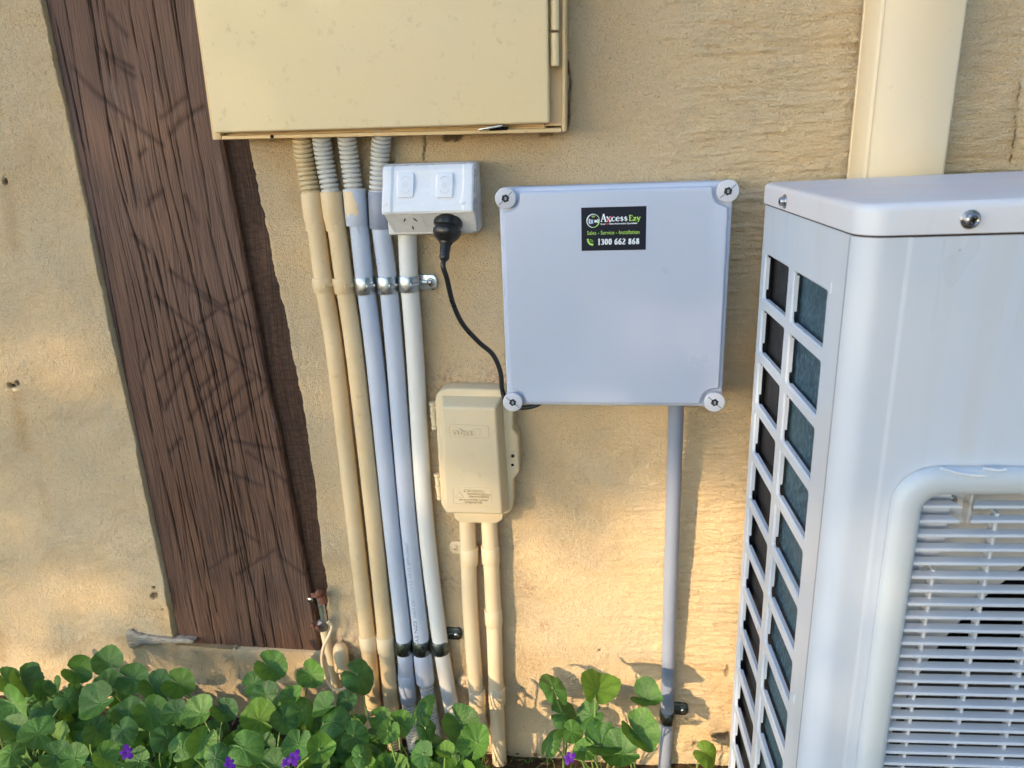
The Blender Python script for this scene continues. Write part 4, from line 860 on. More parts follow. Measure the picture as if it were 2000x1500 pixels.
# ================================================================ AIR CONDITIONER
WID = .98; ZT = P(1497, 356, .1)[2]; ZSEAM = P(1495, 398, .1)[2]; ZBOT = ZG + .07
ac = thing('air_conditioner', 'large white air conditioner outdoor unit with fan grille at right', 'air conditioner', A(WID / 2, DEP / 2, ZBOT))
RC = .020
def plan(o=0., n=8):
    """left front corner rounded outline of the case"""
    p = [(-o, -o + .0), (WID + o, -o), (WID + o, DEP + o)]
    for k in range(n + 1): an = pi / 2 + k * pi / 2 / n; p.append((RC + (RC + o) * cos(an), DEP - RC + (RC + o) * sin(an)))
    return p
# lid with soft top edge
b_ = bmesh.new(); vs_ = [b_.verts.new((u, v_, ZSEAM + .0007)) for u, v_ in plan(.0014)]; f_ = b_.faces.new(vs_); r = bmesh.ops.extrude_face_region(b_, geom=[f_]); top = [g for g in r['geom'] if isinstance(g, bmesh.types.BMVert)]
for v_ in top: v_.co.z = ZT
bmesh.ops.recalc_face_normals(b_, faces=b_.faces[:])
bmesh.ops.bevel(b_, geom=[e for e in b_.edges if all(abs(v_.co.z - ZT) < 1e-6 for v_ in e.verts)], offset=.0062, segments=6, affect='EDGES', profile=.5)
lidm = MB().bm(b_, lambda u, v_, z: A(u, v_, z + max(0, (z - ZSEAM) / (ZT - ZSEAM)) * .045 * min(max(u, 0), .25))); acl = obj('lid', lidm, M_ACTOP, ac, smooth=40)
for (v0, v1, u0) in [(.075, .083, .23), (.165, .173, .30)]:
    obj('pressed_ridge', MB().box(u0 + .02, WID - .05, v0 - .002, v1 + .004, ZT + .0102, ZT + .0128, .0014, 3, A), M_ACTOP, acl)
obj('lid_gap', MB().prism(plan(-.0012), ZSEAM - .004, ZSEAM + .003, lambda u, v_, z: A(u, v_, z), 0), Mat('seam_grime', .8, .2, (.05, .035, .03)).m, acl)
def ac_screw(u, v_, z, ax, par, tilt=0):
    s = obj('screw', MB().lathe([(0, .0072), (.0010, .0072), (.0016, .0066), (.0018, .0050), (.0050, .0046), (.0058, .0036), (.0052, .0028)], A(u, v_, z), ax, 24), M_STEEL, par)
    c = Vector(A(u, v_, z)) + Vector(ax).normalized() * .0056
    a1 = Vector((0, 0, 1)); a2 = Vector(ax).normalized().cross(a1)
    for s_an in (.4, .4 + pi / 2):
        q1 = a1 * cos(s_an) + a2 * sin(s_an); q2 = a2 * cos(s_an) - a1 * sin(s_an)
        obj('cross_slot', MB().box(-.0024, .0024, -.0005, .0005, 0, .0006, 0, 1, lambda x, y, z: tuple(c + q1 * x + q2 * y + Vector(ax).normalized() * z)), M_DARK, s)
fu, fz = acfront(1893, 428); ac_screw(fu, DEP + .0012, fz, (AW[0], AW[1], 0), ac)
sv, szz = acside(1536, 393); ac_screw(-.0012, sv, szz, (-AU[0], -AU[1], 0), ac)
# left side panel pressed into a grid of openings
def SP(v_, z, d): return A(d, v_, z)       # d inwards from the side plane
vb0, vb1 = acside(1494.9, 492.7)[0], acside(1540.5, 530)[0]; vf0, vf1 = acside(1549, 540)[0], acside(1612, 620)[0]
z_first = acside(1494.9, 492.7)[1]; pitch = .06385; hh = .0545; nrow = 13; VEND = DEP - RC
cols = [(.0, vb0, vb1), (None, vf0, vf1)]; mb = MB()
vmid = (vb1 + vf0) / 2; lipm = MB()
zt_, zb_ = ZSEAM - .001, ZBOT
rows = [z_first - k * pitch for k in range(nrow)]
def quad(m, a, b, c, d_, dep=0.): m.add([SP(*a, dep), SP(*b, dep), SP(*c, dep), SP(*d_, dep)], [(0, 1, 2, 3)])
zend = rows[-1] - pitch
quad(mb, (0, rows[0] + .006), (VEND, rows[0] + .006), (VEND, zt_), (0, zt_)); quad(mb, (0, zb_), (VEND, zb_), (VEND, zend + .006), (0, zend + .006))
quad(mb, (vf1 + .006, zend + .006), (VEND, zend + .006), (VEND, rows[0] + .006), (vf1 + .006, rows[0] + .006))
for zr in rows:
    for (c0, c1, a, b_2) in [(0, vmid, vb0, vb1), (vmid, vf1 + .006, vf0, vf1)]:
        Z1, Z0 = zr + .006, zr + .006 - pitch; r = .004
        inner = []
        for (cx, cz, a0) in [(b_2 - r, zr - r, 0), (a + r, zr - r, pi / 2), (a + r, zr - hh + r, pi), (b_2 - r, zr - hh + r, 3 * pi / 2)]:
            for k in range(5): an = a0 + k * pi / 8; inner.append((cx + r * cos(an), cz + r * sin(an)))
        outer = []
        for (cx, cz) in inner:
            tx = (cx - (a + b_2) / 2) / ((b_2 - a) / 2); tz = (cz - (zr - hh / 2)) / (hh / 2); k = 1 / max(abs(tx), abs(tz))
            ex = tx * k; ez = tz * k; outer.append(((a + b_2) / 2 + ex * ((c1 - (a + b_2) / 2) if ex > 0 else ((a + b_2) / 2 - c0)), (zr - hh / 2) + ez * ((Z1 - (zr - hh / 2)) if ez > 0 else ((zr - hh / 2) - Z0))))
        corners = [(c1, Z1), (c0, Z1), (c0, Z0), (c1, Z0)]; n = len(inner)
        for k in range(4): outer[k * 5 + 2] = corners[k]
        rings = [outer, inner]; deps = [0, 0]
        def inset(e): return [(x + (1 if x < (a + b_2) / 2 else -1) * e * 0 + ((a + b_2) / 2 - x) * e / ((b_2 - a) / 2), z + ((zr - hh / 2) - z) * e / (hh / 2)) for x, z in inner]
        rings += [inset(.0004), inset(.0014), inset(.0018), inset(.0018)]; deps += [.0004, .0012, .0018, .0034]
        vs = [SP(x, z, dd) for rg, dd in zip(rings, deps) for x, z in rg]
        fs = [(i * n + k, i * n + (k + 1) % n, (i + 1) * n + (k + 1) % n, (i + 1) * n + k) for i in range(len(rings) - 1) for k in range(n)]
        mb.add(vs, fs)
        # the turned-in flange is deeper along the back and the bottom, with a notch at their corner
        lipm.add([SP(a + .0018, zr - .006, .0030), SP(a + .0018, zr - hh + .012, .0030), SP(a + .0020, zr - hh + .012, .0056), SP(a + .0020, zr - .006, .0056)], [(0, 1, 2, 3)])
        lipm.add([SP(a + .008, zr - hh + .0018, .0030), SP(b_2 - .002, zr - hh + .0018, .0030), SP(b_2 - .002, zr - hh + .0020, .0056), SP(a + .008, zr - hh + .0020, .0056)], [(0, 1, 2, 3)])
bmx = bmesh.new(); tmpm = bpy.data.meshes.new('t'); tmpm.from_pydata(mb.v, [], mb.f); bmx.from_mesh(tmpm); bpy.data.meshes.remove(tmpm); bmesh.ops.remove_doubles(bmx, verts=bmx.verts, dist=.00002)
sp = obj('side_panel', MB().bm(bmx), M_AC, ac, smooth=24); obj('turned_flange', lipm, M_AC, sp, smooth=None)
# small louvre dimples beside the front seam
for (a_, b_2) in [(1623, 563), (1551, 1365)]:
    q = acside(a_, b_2); obj('pressed_dimple', MB().blob(SP(q[0], q[1], 0), (.0012, .0016, .0060)), M_AC, sp)
# inside: dark partition behind the back column and the finned coil behind the front one
obj('inner_partition', MB().box(.012, .014, .002, .088, ZBOT, ZSEAM - .02, 0, 1, A).box(.0015, .06, .0005, .002, ZBOT, ZSEAM - .02, 0, 1, A), M_INNER, ac)
obj('coil_block', MB().box(.010, .030, .1035, VEND - .012, ZBOT + .01, ZSEAM - .02, 0, 1, A), M_FINS, ac)
obj('coil_end_plate', MB().box(.009, .032, .094, .0995, ZBOT + .01, ZSEAM - .02, .001, 1, A), M_INNER, ac)
# front panel with rounded corner and grille opening
us_ = [RC, .030, .043]; crease = acfront(1712, 1000)[0]
gl, gr, gt, gb = acfront(1700, 1200)[0] + .006, 0, acfront(1850, 909)[1] - .006, ZBOT + .04; ol_ = acfront(1735, 1000)[0]; gl = ol_ + .013; gr = gl + .694; gt = acfront(1850, 909)[1] - .013; gb = ZBOT + .048
uu = [RC, (RC + crease) / 2, crease - .0028, crease - .0012, crease + .0004, crease + .0022, gl, .2, .4, gr, WID - .01, WID]
zz = [ZSEAM - .0012, ZSEAM - .02, gt, (gt + gb) / 2, gb, ZBOT]
def rel(u): return .0008 * (1 if u >= crease + .0004 else (0 if u <= crease - .0012 else .55)) if u < WID else 0
mb = MB()
crn = [(RC + RC * cos(an), DEP - RC + RC * sin(an)) for an in np.linspace(pi, pi / 2, 11)]
vs = []; colsu = [(u, v_) for u, v_ in crn] + [(u, DEP + rel(u)) for u in uu[1:]]
for z in zz:
    for (u, v_) in colsu: vs.append(A(u, v_, z))
nc = len(colsu); ig = len(crn) + 5; fs = []
for i in range(len(zz) - 1):
    for k in range(nc - 1):
        uc = (colsu[k][0] + colsu[k + 1][0]) / 2
        if gl < uc < gr and 1 < i < 4 and k >= len(crn): continue
        fs.append((i * nc + k, i * nc + k + 1, (i + 1) * nc + k + 1, (i + 1) * nc + k))
mb.add(vs, fs)
fp = obj('front_panel', mb, M_AC, ac, smooth=50)
obj('panel_seam', MB().box(-.0004, .0004, VEND - .0016, VEND - .0004, ZBOT, ZSEAM - .002, 0, 1, A), M_GREYPIPE, fp)
obj('rear_and_far_side', MB().box(WID - .002, WID + .0, .0, DEP - .001, ZBOT, ZSEAM - .001, 0, 1, A).box(.060, WID - .003, .0, .002, ZBOT, ZSEAM - .001, 0, 1, A).box(.001, WID - .003, .003, DEP - .002, ZBOT - .006, ZBOT, 0, 1, A), M_AC, ac)
for u_ in (.10, WID - .14): obj('foot', MB().box(u_, u_ + .05, -.01, DEP + .01, ZG - .02, ZBOT - .006, .003, 2, A), M_INNER, ac)
# grille surround: rounded ring standing proud of the panel
VP = DEP + .0016; il = acfront(1770, 1150)[0]; it = acfront(1860, 962)[1]
ol = acfront(1735, 1000)[0]; ot = acfront(1850, 909)[1]; ow = .72
def ring_pts(x0, x1, z0, z1, r, n=10):
    o = []
    for (cx, cz, a0) in [(x1 - r, z1 - r, 0), (x0 + r, z1 - r, pi / 2), (x0 + r, z0 + r, pi), (x1 - r, z0 + r, 3 * pi / 2)]:
        for k in range(n + 1): an = a0 + k * pi / 2 / n; o.append((cx + r * cos(an), cz + r * sin(an)))
    return o
ox1 = ol + ow; oz0 = gb - .013; w_ = il - ol
prof = [(0, .0, .034), (.0003, .0035, .034), (.002, .0075, .033), (.006, .0100, .031), (.011, .0108, .028), (w_ - .007, .0104, .021), (w_ - .003, .0088, .018), (w_ - .0008, .0055, .016), (w_, .000, .015), (w_, -.012, .015)]
vs = []
for (ins, h, r) in prof:
    for (u, z) in ring_pts(ol + ins, ox1 - ins, oz0 + ins, ot - ins, r): vs.append(A(u, VP + h, z))
n = 44; fs = [(i * n + k, i * n + (k + 1) % n, (i + 1) * n + (k + 1) % n, (i + 1) * n + k) for i in range(len(prof) - 1) for k in range(n)]
gs = obj('grille_surround', MB().add(vs, fs), M_ACP, ac, smooth=45)
# slats
zs0 = acfront(1764.3, 1182.7, VP + .004)[1]; zs1 = acfront(1717.7, 1493, VP + .004)[1]; sp_ = (zs0 - zs1) / 13
pu0 = acfront(1862, 970, VP)[0]; pu1 = acfront(1912, 970, VP)[0]
slat_top = zs0 + sp_ * 7; k = 0; sme = {}
def slat(z, u0, u1, cl=0, cr=0):
    vs = []
    for u, cut in ((u0, cl), (u1, cr)):
        for (v_, zz_, c_) in [(.0045, 0, 1), (.0050, .0010, 1), (.0040, .0028, .9), (-.0030, .0042, 0), (-.0030, .0031, 0), (.0020, .0004, .7)]: vs.append(A(u + cut * c_, VP + v_, z + zz_))
    m = MB().add(vs, [(i, (i + 1) % 6, 6 + (i + 1) % 6, 6 + i) for i in range(6)] + [tuple(range(6)), tuple(range(6, 12))]); obj('slat', m, M_SLAT, gs, smooth=30)
z = slat_top
while z > oz0 + w_:
    dz = (ot - w_) - (z + .006)          # shorten the slats inside the rounded corners
    sh = 0.
    if dz < .015: sh = .015 - math.sqrt(max(.015 ** 2 - (.015 - max(dz, 0)) ** 2, 0))
    if dz > -.001:
        if z > slat_top - sp_ * 1.5: slat(z, il + sh - .001, pu0, cr=.006); slat(z, pu1, ox1 - w_, cl=-.006)
        else: slat(z, il + sh - .001, ox1 - w_)
    z -= sp_
r1 = acfront(1815, 1160, VP - .003)[0]; r2_ = acfront(1918, 1160, VP - .003)[0]; rp = r2_ - r1; u = r1
while u < ox1 - w_:
    top_z = ot - w_ - (.075 if u < r1 + .01 else .020)
    obj('rib', MB().box(u - .0013, u + .0013, -.0100, -.0010, oz0 + w_, top_z, .0004, 1, lambda a, b, c: A(a, VP + b, c)), M_SLAT, gs); u += rp
# fixing pocket with its screw, between the cut slats
zp1 = ot - w_ + .001; zp0 = zp1 - .028
obj('fixing_pocket', MB().box(pu0 + .004, pu1 - .004, -.016, -.0145, zp0, zp1, 0, 1, lambda a, b, c: A(a, VP + b, c)).box(pu1 - .004, pu1 - .002, -.016, -.004, zp0 - .004, zp1, 0, 1, lambda a, b, c: A(a, VP + b, c)).add([A(pu0 + .002, VP - .015, zp0 + .001), A(pu1 - .003, VP - .015, zp0 + .001), A(pu1 - .004, VP - .009, zp0 - .006), A(pu0 + .002, VP - .012, zp0 - .004)], [(0, 1, 2, 3)]), M_SHROUD, gs)
su, sz_ = acfront(1861, 978, VP - .012); obj('pocket_screw', MB().lathe([(0, .0046), (.0012, .0044), (.0020, .0030)], A(su, VP - .014, sz_), (AW[0], AW[1], 0), 18), M_STEEL, gs)
# shroud plate with the round fan opening, fan behind it
VS = VP - .028; cpts = [acfront(*q, VS) for q in [(1990, 1110), (1885, 1208), (1793, 1312), (1742, 1430)]]
Am = np.array([[2 * a, 2 * b, 1] for a, b in cpts]); sol = np.linalg.lstsq(Am, np.array([a * a + b * b for a, b in cpts]), rcond=None)[0]; fcx, fcz = sol[0], sol[1]; fr = math.sqrt(sol[2] + fcx ** 2 + fcz ** 2)
print('fan', fcx, fcz, fr, 'panel', ol, ox1, ot, oz0, 'slat pitch', sp_, 'ac', ZT, ZSEAM, 'dpx', xa, xb, xc)
fr = min(fr, .322)
N = 64; ring = []; sq = []
for k in range(N):
    an = 2 * pi * k / N; ring.append((fcx + fr * cos(an), fcz + fr * sin(an))); m_ = 1 / max(abs(cos(an)), abs(sin(an))); sq.append((fcx + .42 * m_ * cos(an), fcz + .42 * m_ * sin(an)))
def clampu(p): return (min(max(p[0], il - .01), ox1 - .003), min(max(p[1], ZBOT + .002), ot - .004))
ring = [clampu(p) for p in ring]; sq = [clampu(p) for p in sq]
vs = [A(u, VS, z) for u, z in sq] + [A(u, VS, z) for u, z in ring] + [A(u, VS - .03, z) for u, z in ring]
obj('fan_shroud', MB().add(vs, [(i * N + k, i * N + (k + 1) % N, (i + 1) * N + (k + 1) % N, (i + 1) * N + k) for i in range(2) for k in range(N)]), M_SHROUD, ac, smooth=30)
# sloping corner gusset seen behind the upper slats
g0 = acfront(1772, 1142, VP - .011); g1 = acfront(1990, 970, VP - .011)
obj('corner_gusset', MB().prism([(il - .002, g0[1]), (pu0 + .004, g0[1] + (pu0 + .006 - il) / (g1[0] - il + .002) * (ot - w_ - g0[1])), (pu0 + .004, ot - w_ + .0005), (il - .002, ot - w_ + .0005)], VP - .014, VP - .0105, lambda a, b, c: A(a, c, b), 0), M_SLAT, gs)
fan = obj('fan', MB().lathe([(0, .05), (.02, .055), (.03, .02)], A(fcx, VS - .07, fcz), (AW[0], AW[1], 0), 32), M_INNER, ac)
for k in range(3):
    vs = []
    for t_ in np.linspace(0, 1, 9):
        for s in np.linspace(0, 1, 6):
            rr2 = .05 + (fr - .062) * s; an = 2 * pi * k / 3 + .5 + t_ * 1.5 + s * .4; vs.append(A(fcx + rr2 * cos(an), VS - .075 + .045 * t_, fcz + rr2 * sin(an)))
    obj('blade', MB().add(vs, [(i * 6 + j, i * 6 + j + 1, (i + 1) * 6 + j + 1, (i + 1) * 6 + j) for i in range(8) for j in range(5)]), M_INNER, fan)
obj('fan_bay', MB().box(.06, WID - .02, .004, .008, ZBOT + .002, ZSEAM - .01, 0, 1, A), M_DARK, ac)
# scraped paint on the surround
for (pts, k) in [([(1835, 913), (1850, 916), (1862, 921), (1875, 923), (1892, 926), (1925, 928)], .0012), ([(1920, 914), (1935, 916), (1950, 918), (1965, 916)], .0014)]:
    q = [acfront(*p, VP + .008) for p in pts]; obj('scrape', MB().tube([A(a, VP + (.0098 if k < .0013 else .0085), b) for a, b in q], [k * rng.uniform(.5, 1.2) for _ in q], 6), M_GPO, gs)

# ================================================================ EARTHING FITTINGS
ge = thing('earth_clamp', 'rusty strap and bolted earth clamp on a short pipe beside the post foot', 'earth clamp', P(632, 1230, .0))
obj('rod', MB().tube([P(*q) for q in [(624, 1165, .020), (627, 1180, .020), (632, 1205, .021), (634, 1225, .021)]], .0052, 14), M_ZINC, ge)
obj('rod_cap', MB().blob(P(624, 1158, .022), (.0065, .0065, .0060), None, 2, .08, 3), M_RUST, ge)
a = P(632, 1172, .024); obj('strap', MB().lathe([(0, .0066), (.0003, .0072), (.0125, .0072), (.0128, .0066)], (a[0] - .0035, a[1] + .003, a[2] + .006), (.12, 0, -1), 16).box(a[0] - .026, a[0] - .006, .010, .0125, a[2] - .0055, a[2] + .0035, .001, 2, lambda x, y, z: (x, -y, z)), M_RUST, ge)
a = P(605, 1173, .014); obj('strap_screw', MB().lathe([(0, .0048), (.0018, .0044), (.0030, .0020)], (a[0], -.012, a[2]), (0, -1, 0), 16), M_STEEL, ge)
obj('clamp_body', MB().blob(P(629, 1222, .022), (.0105, .0085, .0120), Matrix.Rotation(.2, 3, 'Y'), 2, .22, 5), metal('old_zinc_casting', (.30, .28, .27), .55, (.16, .12, .10)), ge)
for q in [(622, 1225, .033), (612, 1220, .026)]: obj('bolt', MB().lathe([(0, .0040), (.0035, .0040), (.0042, .0030)], P(*q), (-.3, -.9, .1), 6), M_RUST, ge)
t = thing('earth_cable', 'cream painted earth cable looping down from the clamp into the leaves', 'cable', P(650, 1340, .0))
obj('cable', MB().tube(path([(640, 1215, .030), (648, 1222, .028), (644, 1238, .034), (632, 1264, .040), (629, 1290, .044), (635, 1320, .050), (645, 1339, .054), (657, 1348, .056), (669, 1346, .052), (678, 1336, .045), (681, 1310, .035)], .03), .0026, 12), M_CREAM2, t)
t = thing('earth_pipe', 'cream painted thin pipe running from the earth clamp down to the soil', 'pipe', P(656, 1340, .0))
obj('pipe', MB().tube(path([(633, 1228, .018), (640, 1262, .018), (648, 1292, .018), (656, 1340, .018), (664, 1420, .018)], .018), .0072, 14), M_CREAM2, t)
t = thing('cable_cap', 'cream painted bulging cable cap mortared to the wall beside the earth clamp', 'cable cap', P(667, 1284, .0))
a, b = Vector(P(664, 1262, .024)), Vector(P(669, 1312, .030)); L = (b - a).length
obj('housing', MB().lathe([(-.006, .004), (-.003, .0085), (.003, .0115), (.012, .0124), (L - .006, .0122), (L - .002, .0108), (L, .007)], a, b - a, 24), M_CREAM, t)
obj('mortar_smear', MB().blob(P(679, 1262, .008), (.013, .008, .016), Matrix.Rotation(-.6, 3, 'Y'), 3, .16, 9), M_CREAM, t)

# exposed batten end left of the post
bt = [(247, 1232), (256, 1230), (262, 1236), (275, 1240), (310, 1246), (340, 1249), (362, 1250), (378, 1252), (378, 1257), (330, 1257), (290, 1259), (274, 1260), (262, 1269), (252, 1266), (247, 1255), (245, 1243)]
mbt = Mat('bleached_grey_wood', .85, .2); wv = mbt.coord('World'); mbt.color(mbt.ramp(mbt.noise(mbt.map(wv, (1, 1, 7)), 90, 5, .7), [(.3, (.14, .10, .07)), (.5, (.40, .34, .26)), (.7, (.58, .52, .42))])); mbt.bump(mbt.noise(mbt.map(wv, (.2, 1, 1)), 320, 3), .003)
solo('batten_end', MB().prism([NP(*q, .008) for q in bt][::-1], -.004, .0085, FR, .0025, 3), mbt.m, 'bleached grey batten end poking from the render left of the post foot', 'batten')
q = P(541, 538, .004); solo('nail', MB().lathe([(0, .0016), (.006, .0016), (.0062, .0034), (.0074, .0032)], (q[0], .004, q[2]), (.1, -1, .1), 12), M_STEEL, 'small nail head at the render edge right of the brown post', 'nail')
q = P(38, 762, .004); solo('wall_plug', MB().blob((q[0] - .004, -.002, q[2]), (.009, .004, .004), None, 2, .35, 4), M_CREAM, 'broken cream paint lump in the rust stained hole at the far left', 'paint lump')

# ================================================================ PLANTS
def leaf_mesh(seed, narrow=1., mat=M_LEAF):
    r = random.Random(seed); A_ = 42; R_ = 5; vs = [(0, 0, 0)]; fold = r.uniform(.15, .75); cup = r.uniform(-.55, .30); ph = r.uniform(0, 6); asym = r.uniform(-.12, .12); tipd = r.uniform(-.35, .1); lobe = r.uniform(.0, .35)
    for j in range(1, R_ + 1):
        s = j / R_
        for k in range(A_):
            th = -pi + .02 + (2 * pi - .04) * k / (A_ - 1); a = abs(th)
            rad = np.interp(a, [0, .25, .9, 1.6, 2.3, 2.7, 2.95, pi - .02], [1.10, 1.03, .96, .92, .93, .90, .82, .42]); rad *= 1 + .022 * cos(19 * th) * s + .035 * sin(3 * th + ph) + .03 * sin(5 * th + 2 * ph)
            x = rad * s * sin(th) * narrow * (1 + asym * (1 if th > 0 else -1)); y = rad * s * cos(th)
            z = fold * (math.sqrt(x * x + .01) - .1) + cup * (rad * s) ** 2 + tipd * max(0, y) ** 2 * .5 + .034 * s * abs(sin(4.5 * th)) + lobe * max(0, -y) * s * .6 + .035 * s * s * sin(7 * th + ph)
            vs.append((x, y, z))
    fs = [(0, k + 1, k + 2) for k in range(A_ - 1)]
    for j in range(R_ - 1):
        for k in range(A_ - 1): i0 = 1 + j * A_ + k; fs.append((i0, i0 + A_, i0 + A_ + 1, i0 + 1))
    me = bpy.data.meshes.new('leaf'); me.from_pydata(vs, [], fs); me.polygons.foreach_set('use_smooth', [True] * len(fs)); me.materials.append(mat); me.update(); return me
LM = [leaf_mesh(k) for k in range(9)]; LMB = [leaf_mesh(20 + k, 1., M_LEAF2) for k in range(3)]; LMN = [leaf_mesh(30 + k, .62) for k in range(2)]
# leaves read off the photograph: px, py, radius px, kind
LV = [(12, 1330, 26), (45, 1335, 31), (31, 1380, 36), (80, 1350, 24), (110, 1345, 18), (153, 1314, 28), (208, 1293, 31), (207, 1338, 29), (264, 1326, 30), (303, 1347, 31), (354, 1337, 29, 'b'), (190, 1378, 38), (132, 1368, 26), (84, 1392, 28), (246, 1400, 32), (297, 1395, 33), (339, 1392, 25), (387, 1397, 33), (441, 1392, 27), (531, 1305, 31), (500, 1332, 24), (520, 1362, 31), (500, 1405, 36, 'b'), (480, 1465, 36), (192, 1430, 30), (240, 1432, 27), (324, 1440, 32), (360, 1458, 28), (393, 1452, 29), (425, 1480, 26), (69, 1432, 34), (24, 1422, 31), (112, 1480, 31), (18, 1470, 31), (150, 1480, 27), (268, 1487, 28), (205, 1480, 26), (570, 1360, 22), (590, 1385, 30), (556, 1408, 28),
      (610, 1320, 28), (703, 1323, 33), (633, 1385, 25), (677, 1373, 23), (653, 1410, 32), (695, 1440, 28), (747, 1403, 20), (823, 1385, 30, 'n'), (783, 1413, 25), (833, 1427, 20), (903, 1418, 39), (933, 1447, 32), (823, 1473, 25), (867, 1470, 19, 'b'), (757, 1433, 22), (580, 1460, 29), (627, 1463, 28), (710, 1477, 24),
      (1078, 1340, 36, 'n'), (1165, 1343, 34, 'b'), (1107, 1397, 27), (1150, 1400, 26), (1268, 1367, 27), (1247, 1437, 35), (1180, 1457, 32), (1210, 1473, 33), (1120, 1430, 20), (1075, 1447, 27, 'n'), (1140, 1467, 20), (1382, 1473, 22, 'b')]
leaves = []
for l in LV:
    off = np.interp(l[1], [1280, 1400, 1500], [.045, .15, .27])
    if l[0] > 1000: off = np.interp(l[1], [1330, 1400, 1500], [.075, .085, .14])
    if l[:2] == (1382, 1473): off = .05
    leaves.append((np.array(P(l[0], l[1], off)), l[2] / F_PX * (1.0 - off) * 1.12, l[3] if len(l) > 3 else 'g', True, (l[0], l[1])))
r_ = random.Random(12)
topline = [(0, 1330), (100, 1345), (170, 1320), (230, 1320), (300, 1340), (350, 1360), (410, 1390), (460, 1400), (500, 1360), (560, 1350), (620, 1360), (700, 1380), (760, 1420), (850, 1420), (950, 1450)]
for k in range(200):
    px = r_.uniform(-60, 930) if k > 55 else r_.uniform(-60, 740); ty = np.interp(px, [a for a, b in topline], [b for a, b in topline]) + 18; py = r_.uniform(ty, 1540)
    off = np.interp(py, [1280, 1400, 1540], [.03, .12, .26]) - r_.uniform(.0, .03)
    if px > 760 and off < .1: continue
    leaves.append((np.array(P(px, py, off)) - np.array([0, 0, r_.uniform(.006, .03)]), r_.uniform(.014, .024), 'b' if r_.random() < .05 else 'g', False, (px, py)))
# plant bases
bases = [(x, y) for x in np.arange(-1.20, -.36, .105) for y in (-.06, -.17)] + [(-.33, -.10), (-.27, -.17), (-.22, -.12)]
right_bases = [(-.075, -.06), (-.015, -.075), (.045, -.06), (.135, -.05)]
LB = {}
def gz(x, y): return float(ZG + .05 * np.clip((-.25 - x) / .5, 0, 1) * np.clip((y + 1.0) / .5, 0, 1))
def nearest(p):
    bl = right_bases if p[0] > -.15 else bases; return min(bl, key=lambda b: (b[0] - p[0]) ** 2 + (b[1] - p[1]) ** 2)
for l in leaves: LB.setdefault(nearest(l[0]), []).append(l)
RL = {right_bases[0]: 'violet plant with one tall narrow leaf, right of the cream utility conduits', right_bases[1]: 'violet plant with bright yellow green upright leaf in front of the sunlit wall', right_bases[2]: 'violet plant with broad dark leaves leaning against the slim grey conduit', right_bases[3]: 'small bright green seedling between the grey conduit and the air conditioner'}
CAMV = Vector(CAM)
def add_leaf(l, t, bx, by, kr):
    p, size, kind, main, pix = l; p = Vector(p); q = kr
    me = q.choice(LMB if kind == 'b' else LMN if kind == 'n' else LM); o = bpy.data.objects.new('leaf', me); C.objects.link(o)
    tocam = (CAMV - p).normalized(); nrm = (tocam * q.uniform(.75, 1.2) + Vector((0, 0, 1)) * q.uniform(.15, .55) + Vector((q.uniform(-.65, .65), q.uniform(-.35, .35), q.uniform(-.2, .3)))).normalized()
    if not main: nrm = (nrm + Vector((q.uniform(-.6, .6), q.uniform(-.4, .4), .2))).normalized()
    up = Vector((q.uniform(-1, 1), 0, q.uniform(-1.0, .55))) if main else Vector((q.uniform(-1, 1), q.uniform(-1, 1), q.uniform(-1, 1)))
    if kind == 'n': up = Vector((.1, 0, 1))
    if pix == (1165, 1343): up = Vector((.25, 0, 1))
    yv = (up - nrm * up.dot(nrm)).normalized(); xv = yv.cross(nrm)
    s = size * ((q.uniform(1.22, 1.38) if p.x > -.15 else q.uniform(1.12, 1.32)) if main else q.uniform(.9, 1.35)); mat = Matrix((xv * s, yv * s, nrm * s)).transposed().to_4x4(); org = p - yv * s * .15; mat.translation = org - Vector(BASE[t]); o.parent = t; o.matrix_local = mat
    b = Vector((bx, by, gz(bx, by))); mid = (b + org) / 2 + Vector((q.uniform(-.015, .015), -.012, .03)); pts = catmull([b, mid, org - nrm * .004, org], 4)
    pts = [np.array(x) for x in pts]; obj('stem', MB().tube(pts, [.0017 - .0006 * i / len(pts) for i in range(len(pts))], 5, False), M_STEM, t, fix=False)
kr = random.Random(5)
clumpn = 0
for (bx, by), ls in sorted(LB.items()):
    if (bx, by) in RL: t = thing('violet_plant', RL[(bx, by)], 'violet', (bx, by, gz(bx, by)))
    elif bx > -.36:
        t = thing('violet_plant', {-.33: 'violet plant in front of the two leftmost cream conduits', -.27: 'violet plant with a broad leaf in front of the corrugated hose ends', -.22: 'violet plant between the white conduit foot and the utility conduits'}[bx], 'violet', (bx, by, gz(bx, by)), 'violets in front of the conduits')
    else:
        col = int(round((bx + 1.20) / .105)); where = ['at the far left end of the bed', 'under the lowest stain on the left wall', 'left of the batten end', 'straight below the batten end', 'below the left corner of the post foot', 'below the middle of the post foot', 'below the right corner of the post foot', 'below the earth clamp'][min(col, 7)]
        t = thing('violet_plant', 'violet plant ' + where + (', against the wall' if by > -.1 else ', front row of the bed'), 'violet', (bx, by, gz(bx, by)), 'violets in the leafy bed left of the conduits')
    for l in ls: add_leaf(l, t, bx, by, kr)
    LB[(bx, by)] = t
